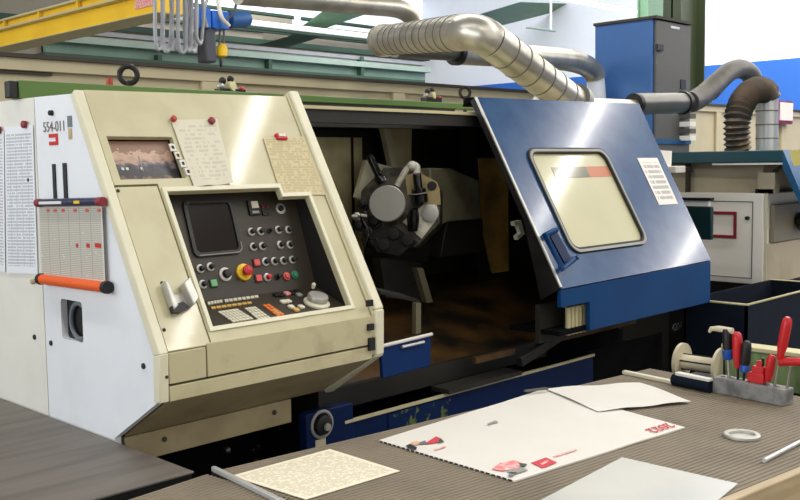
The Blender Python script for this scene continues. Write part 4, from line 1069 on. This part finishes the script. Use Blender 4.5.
# ------------------------------------------------------------------ ribbed work bench
BA = math.radians(-6.4); EX = V((math.cos(BA), math.sin(BA), 0)); EY = V((-math.sin(BA), math.cos(BA), 0)) * -1
BO = V((1.325, 1.968, .9))
def bp(a, b, z=0.): return BO + EX * a + EY * b + V((0, 0, z))
def bxy(u, v, z=.9): p = px(u, v, 2, z) - BO; return p.dot(EX), p.dot(EY)
L0, L1, DB = .0, 1.765, .945
def bench():
    d = thing('work_bench', 'work bench with brown ribbed rubber top and pale wooden front edge', 'bench', (BO.x, BO.y - .5, 0))
    zb = -.0022
    G().prism([bp(L0, .0, -.05), bp(L1, .0, -.05), bp(L1, DB - .012, -.05), bp(L0, DB - .012, -.05)], (0, 0, .045)).build('bench_top', 'black', d)
    g = G(); pitch = .015; n = int(DB / pitch) - 1; bm = g.b
    prof = []
    for k in range(n):
        y = .004 + k * pitch; prof += [(y, zb), (y + .0015, 0), (y + .0095, 0), (y + .011, zb)]
    prof.append((.004 + n * pitch, zb))
    va = [bm.verts.new(bp(L0, y, z)) for y, z in prof]; vb = [bm.verts.new(bp(L1, y, z)) for y, z in prof]
    for i in range(len(prof) - 1): bm.faces.new((va[i], vb[i], vb[i + 1], va[i + 1]))
    g.build('ribbed_mat', 'mat_ribbed', d, smooth=False)
    G().prism([bp(L0, DB - .012, -.10), bp(L1, DB - .012, -.10), bp(L1, DB + .014, -.10), bp(L0, DB + .014, -.10)], (0, 0, .102)).build('front_edge', 'wood_edge', d, bevel=.004)
    G().prism([bp(.0, .0, .0), bp(.012, .0, .0), bp(.012, .40, .0), bp(.0, .40, .0)], (0, 0, .012)).build('joint_strip', 'alu', d, bevel=.002)
    a, b = px(622, 374, 2, .9), px(679, 386, 2, .9); e = (b - a).normalized(); n2 = V((-e.y, e.x, 0)) * .020
    G().prism([a, b, b + n2, a + n2], (0, 0, .012)).build('end_strip', 'cream_light', d, bevel=.002)
    for a in (L0 + .12, L1 - .1):
        for b in (.10, DB - .1): 
            g = G(); c = bp(a, b, 0); g.box(c.x - .03, c.x + .03, c.y - .03, c.y + .03, 0, .85); g.build('leg', 'dark_steel', d)
bench()
def bench_left():
    """the neighbouring bench section, on the near side of the dark table"""
    a, b = px(126, 500, 2, .9), px(207, 473.5, 2, .9); ex = (b - a).normalized(); ey = V((ex.y, -ex.x, 0))
    q = lambda u, v, z: b + ex * u + ey * v + V((0, 0, z))
    l, dp = .9, .98
    d = thing('work_bench', 'ribbed bench section at the corner of the dark table, before the metal joint strip', 'bench', q(-.4, .5, -.9))
    G().prism([q(-l, 0, -.05), q(-.003, 0, -.05), q(-.003, dp, -.05), q(-l, dp, -.05)], (0, 0, .046)).build('bench_top', 'black', d)
    g = G(); prof = []; y = .002
    while y + .015 < dp:
        prof += [(y, -.0022), (y + .0015, 0), (y + .0095, 0), (y + .011, -.0022)]; y += .015
    va = [g.b.verts.new(q(-l, y, z)) for y, z in prof]; vb = [g.b.verts.new(q(-.003, y, z)) for y, z in prof]
    for i in range(len(prof) - 1): g.b.faces.new((va[i], vb[i], vb[i + 1], va[i + 1]))
    g.build('ribbed_mat', 'mat_ribbed', d, smooth=False)
    G().prism([q(-l, dp, -.1), q(-.003, dp, -.1), q(-.003, dp + .026, -.1), q(-l, dp + .026, -.1)], (0, 0, .102)).build('front_edge', 'wood_edge', d, bevel=.004)
    for x in (-l + .1, -.15):
        for y in (.1, dp - .1):
            c = q(x, y, 0); G().box(c.x - .03, c.x + .03, c.y - .03, c.y + .03, 0, .85).build('leg', 'dark_steel', d)
bench_left()

def flat(c, z, th, m, nm, nx=10, ny=8, bend=None, zz=.9):
    q = [px(u, v, 2, zz) + V((0, 0, z)) for u, v in c]; g = G(); g.sheet(q[0], q[1], q[2], q[3], th, nx, ny, bend); return g.build(nm, m)
# technical drawing: corners near-left, near-right, far-right, far-left
tag(flat([(306, 500.5), (400, 472), (330, 450), (231, 477)], .0015, .0015, 'drawing_print', 'drawing_sheet'), 'cream sheet with a printed drawing on the bench beside the metal joint strip', 'drawing')
# white poster
def poster():
    z = .9046
    c = [(515, 480.5), (685, 427), (545, 388.5), (379, 440)]
    q = [px(u, v, 2, z) for u, v in c]
    d = thing('poster', 'large white poster with red and pink print lying on the bench', 'poster', q[3])
    g = G(); g.sheet(*[p + V((0, 0, -.004)) for p in q], .0038, 24, 16, lambda a, c: .0015 * math.sin(c * 9 + a * 2) * math.sin(a * 7) ** 2 * (0 < a < 1)); g.build('sheet', 'paper_white', d)
    z += .0012
    g = G(); a, b = q[3], q[0]; e0 = (b - a).normalized(); L = (b - a).length; k = .004
    while k < L - .012:
        c = a + e0 * (k + .005) + V((0, 0, -.0022)); g.obox(c, e0 * .0055, V((-e0.y, e0.x, 0)) * .0012, (0, 0, .0017)); k += .0175
    g.build('board_flutes', 'mark_black', d)
    def mk(pts, m, nm='print_mark', h=.0014):
        G().prism([px(u, v, 2, z + h) for u, v in pts], (0, 0, .0006)).build(nm, m, d)
    mk([(425, 443.5), (436, 436.5), (440, 438), (443, 441.5), (428, 444)], 'mark_red'); mk([(418, 443), (425, 440.5), (427, 443.5), (421, 444.5)], 'mark_grey')
    mk([(440, 438), (444, 441.5), (438, 443)], 'green_dark', h=.002); mk([(406, 445.5), (410, 444), (417, 447.5), (416, 450), (408, 448)], 'mark_black')
    mk([(411, 442), (418, 441), (420, 444), (414, 445.5)], 'skin_print'); mk([(492, 469), (500, 463), (515, 460), (524, 464), (518, 468), (502, 471)], 'mark_pink')
    mk([(506, 471), (520, 467), (528, 470), (514, 474.5)], 'key_grey'); mk([(519, 463), (527, 464), (525, 467), (520, 466)], 'green_dark', h=.002)
    mk([(511, 472), (517, 472.5), (512, 477), (508, 476)], 'mark_grey'); mk([(531, 463), (546, 457.5), (557, 462.5), (543, 468)], 'mark_red')
    mk([(540, 464), (547, 460), (549, 461), (543, 465)], 'mark_pink', h=.0024)
    c0 = px(660, 427.5, 2, z + .002)
    e = (q[1] - q[0]).normalized(); up = (q[2] - q[1]).normalized()
    lettering('2022', 'lettering', 'mark_red', c0, -e, -up, .052, d)
    mk([(553, 456.5), (576, 449), (577, 450), (554, 457.5)], 'mark_pink'); mk([(434, 449), (445, 446), (446, 447), (435, 450)], 'mark_pink')
    mk([(487, 424), (495, 420.5), (498, 422), (489, 425)], 'key_grey')
poster()
tag(flat([(598, 414), (691, 404), (640, 385), (545, 391)], .006, .0012, 'paper_white', 'paper_bag', 14, 10, lambda a, c: .001 + .0035 * math.sin(a * 6 + c * 3) ** 2), 'crumpled white paper sheet lying over the far corner of the poster', 'paper')
tag(flat([(498, 524), (690, 524), (738, 485), (622, 458.5)], .0015, .002, 'glossy_sheet', 'glossy_sheet'), 'glossy grey plastic sheet at the front edge of the bench', 'sheet')
p = px(742, 437, 2, .9)
tag(G().lathe(p, (0, 0, 1), [(0, .035), (0, .046), (.002, .048), (.008, .048), (.010, .046), (.010, .036), (.008, .034), (.002, .034)], 40).build('steel_ring', 'steel_satin'), 'flat steel ring lying on the ribbed bench top', 'ring')
a, b = px(764, 463, 2, .9) + V((0, 0, .006)), px(812, 438, 2, .9) + V((0, 0, .006))
tag(G().tube([a, b], .006, 12).build('steel_rod', 'alu'), 'thin bright steel rod lying near the wooden bench edge', 'rod')
p = px(536, 391.5, 2, .91)
tag(G().obox(p + V((.0, 0, .006)), EX * .04 + EY * .012, EY * .005, (0, 0, .003)).build('pencil', 'cab_grey'), 'short grey pencil at the far edge of the white poster', 'pencil')

# tool block with tools
TY = V((0, -1, 0)); 
def blk():
    a = px(712, 392.5, 2, .9); b = px(784, 407, 2, .9); ey = (b - a).normalized(); ex = V((-ey.y, ey.x, 0)); L = (b - a).length
    h = .052; w_ = .055
    d = thing('tool_block', 'grey rectangular tool block full of screwdrivers on the bench end', 'tool holder', (a + b) / 2)
    q = [a, b, b + ex * w_, a + ex * w_]
    G().prism(q, (0, 0, h)).build('block', 'stone_block', d, bevel=.003)
    g = G()
    for k in range(7):
        p = a + ey * L * (k + .7) / 8 + ex * w_ * .5 + V((0, 0, h)); g.lathe(p, (0, 0, 1), [(0, .008), (.0008, .008)], 12)
    g.build('holes', 'black', d)
    return a, b, ex, ey, L, h, w_
ba, bb_, bex, bey, bL, bh, bw = blk()
bmid = ba + bex * bw * .5
def tool(name, label, cat, u, v, ub, vb, build):
    """stands in the block: bottom pixel (ub,vb) lies in the block's mid plane, top pixel (u,v) likewise"""
    n = bex; lo = ppl(ub, vb, bmid, n); hi = ppl(u, v, bmid, n)
    d = thing(name, label, cat, lo, 'hand tools in the tool block'); build(d, lo, hi, (hi - lo)); return d
def driver(hm, hl, shaft='steel', tipc=None, rr=.0155, sr=.0042):
    def f(d, lo, hi, ax):
        L = ax.length; n = ax.normalized(); h0 = L - hl
        G().cyl(lo - n * .03, lo + n * (h0 + .01), sr, seg=10).build('shaft', shaft, d)
        G().lathe(lo + n * h0, n, [(0, rr * .6), (hl * .06, rr * .75), (hl * .16, rr * .72), (hl * .3, rr), (hl * .8, rr * 1.02), (hl * .93, rr * .9), (hl, rr * .45)], 14).build('handle', hm, d)
        if tipc: G().lathe(lo + n * (h0 - .002), n, [(0, rr * .62), (.004, rr * .95), (hl * .22, rr * .95), (hl * .26, rr * .75)], 14).build('ferrule', tipc, d)
    return f
tool('screwdriver', 'red handled screwdriver upright in the block, second from the spool', 'screwdriver', 737, 332, 738, 378, driver('red', .115, 'dark_steel'))
tool('screwdriver', 'tallest red screwdriver, with pale print on its handle, in the tool block', 'screwdriver', 788, 317, 775, 384, driver('red', .135, 'steel'))
tool('screwdriver', 'black screwdriver with blue collar between the two upright red screwdrivers', 'screwdriver', 747, 341, 744, 376, driver('black', .100, 'dark_steel', 'blue_grip'))
tool('screwdriver', 'short red screwdriver head down in front of the tallest red one', 'screwdriver', 772, 355, 767, 386, driver('red', .085, 'steel', None, .014))
def hammer(hm, headm, tipc):
    def f(d, lo, hi, ax):
        L = ax.length; n = ax.normalized()
        G().cyl(lo - n * .03, lo + n * L * .5, .005, seg=10).build('shaft', 'steel', d)
        G().lathe(lo + n * L * .35, n, [(0, .012), (.006, .017), (L * .2, .0175), (L * .22, .014)], 14).build('collar', tipc, d)
        G().lathe(lo + n * L * .5, n, [(0, .013), (.02, .016), (L * .42, .016), (L * .5, .012)], 14).build('handle', hm, d)
        s = bey
        G().tube([hi + s * .02 - n * .004, hi - s * .03 - n * .003, hi - s * .058 - n * .006, hi - s * .066 - n * .018], [.010, .010, .007, .005], 10).build('hook', headm, d)
    return f
tool('hook_tool', 'dark handled hook tool with blue collar and bent pale tip, nearest the spool', 'hook tool', 727, 329, 729, 376, hammer('black', 'spool', 'blue_grip'))
def allen(d, lo, hi, ax):
    n = ax.normalized(); L = ax.length
    G().cyl(lo - n * .03, lo + n * L, .0045, seg=8).build('blade', 'dark_steel', d)
tool('hex_key', 'thin dark hex key standing beside the red plastic clip', 'hex key', 763, 358, 762, 386, allen)
def tgrip(d, lo, hi, ax):
    n = ax.normalized(); L = ax.length
    G().tube([lo - n * .03, lo + n * L * .8, lo + n * L * .95 + bey * .006], .0045, 10).build('blade', 'steel', d)
    G().tube([hi - bey * .035 - n * .008, hi - bey * .01, hi + bey * .045 + n * .006], [.012, .0135, .012], 12).build('grip', 'red', d)
tool('cross_grip_key', 'hex key with red cross grip at the picture edge of the block', 'hex key', 791, 362, 787, 389, tgrip)
p = ppl(757, 378, ba, bex) + V((0, 0, 0))
d = thing('key_holder', 'red plastic key clip with two prongs standing on the tool block', 'clip', p)
o = ppl(757, 384, bmid, bex); o.z = .9 + bh
G().obox(o + V((0, 0, .016)), bey * .028, bex * .012, (0, 0, .016)).build('base', 'red', d, bevel=.003)
G().obox(o + V((0, 0, .042)) + bey * .006, bey * .020, bex * .010, (0, 0, .012)).build('clip', 'red', d, bevel=.003)
G().obox(o + V((0, 0, .062)) + bey * .010, bey * .009, bex * .008, (0, 0, .010)).build('prong', 'red', d, bevel=.002)

# black handled brush next to the block
a, b = px(674, 385, 2, .9), px(711, 393, 2, .9)
e = (b - a).normalized()
d = thing('bench_brush', 'dark handled tool with white top lying between spool and tool block', 'brush', a)
G().tube([a + V((0, 0, .020)), b + V((0, 0, .020))], .020, 16).build('handle', 'navy_bin', d)
G().obox((a + b) / 2 + V((0, 0, .042)) + e * .006, e * (b - a).length * .46, V((-e.y, e.x, 0)) * .012, (0, 0, .005)).build('white_top', 'paper_white', d, bevel=.002)

# ------------------------------------------------------------------ cart with green box and spool
CZ = .825
d = thing('tool_cart', 'dark steel cart standing behind the end of the bench', 'cart', (3.55, 1.35, 0))
G().box(3.16, 3.95, .85, 1.78, CZ - .03, CZ).build('shelf', 'dark_steel', d)
for x in (3.2, 3.9):
    for y in (.9, 1.73): G().box(x - .02, x + .02, y - .02, y + .02, 0, CZ - .03).build('leg', 'dark_steel', d)
xg = 3.30
a, b = px(722, 345, 0, xg), px(806, 354, 0, xg)
zt = (a.z + b.z) / 2
d = thing('tool_box', 'worn green steel box with beige rim behind the tool block', 'box', (xg + .1, (a.y + b.y) / 2, CZ))
g = G(); y0, y1 = b.y - .1, a.y
g.box(xg, xg + .012, y0, y1, CZ, zt - .012).box(xg + .05, xg + .062, y0, y1, CZ, zt - .012).box(xg, xg + .062, y0, y0 + .012, CZ, zt - .012).box(xg, xg + .062, y1 - .012, y1, CZ, zt - .012).box(xg, xg + .062, y0, y1, CZ, CZ + .012)
g.build('body', 'green_box', d)
g = G().box(xg - .008, xg + .07, y0, y1, zt - .012, zt + .004); g.build('rim', 'box_rim', d, bevel=.003)
# spool lying on its flanges
xs = 3.27
c0, c1 = px(678, 361.0, 0, xs), px(717, 360, 0, xs)
R = .065
c0 = V((xs + .02, c0.y, CZ + R)); c1 = V((xs + .02, c1.y, CZ + R))
zc = px(684, 361.5, 0, xs + .02).z
d = thing('cable_spool', 'empty beige cable spool lying beside the green box', 'spool', V((xs, c0.y, CZ)))
R = zc - CZ; c0.z = c1.z = zc; e = (c1 - c0).normalized()
G().lathe(c0, e, [(0, .012), (0, R), (.012, R), (.012, .012)], 36).build('flange', 'spool', d)
G().lathe(c1, e, [(0, .012), (0, R), (.010, R), (.010, .012)], 36).build('flange', 'spool', d)
G().cyl(c0 + e * .010, c1, R * .42, seg=28).build('core', 'spool', d)
g = G()
for k in range(5):
    t = math.radians(20 + 72 * k); o = V((math.cos(t), 0, math.sin(t))) * R * .43; g.cyl(c0 + e * .012 + o, c1 + o, .003, seg=6)
g.build('core_rod', 'dark_steel', d)
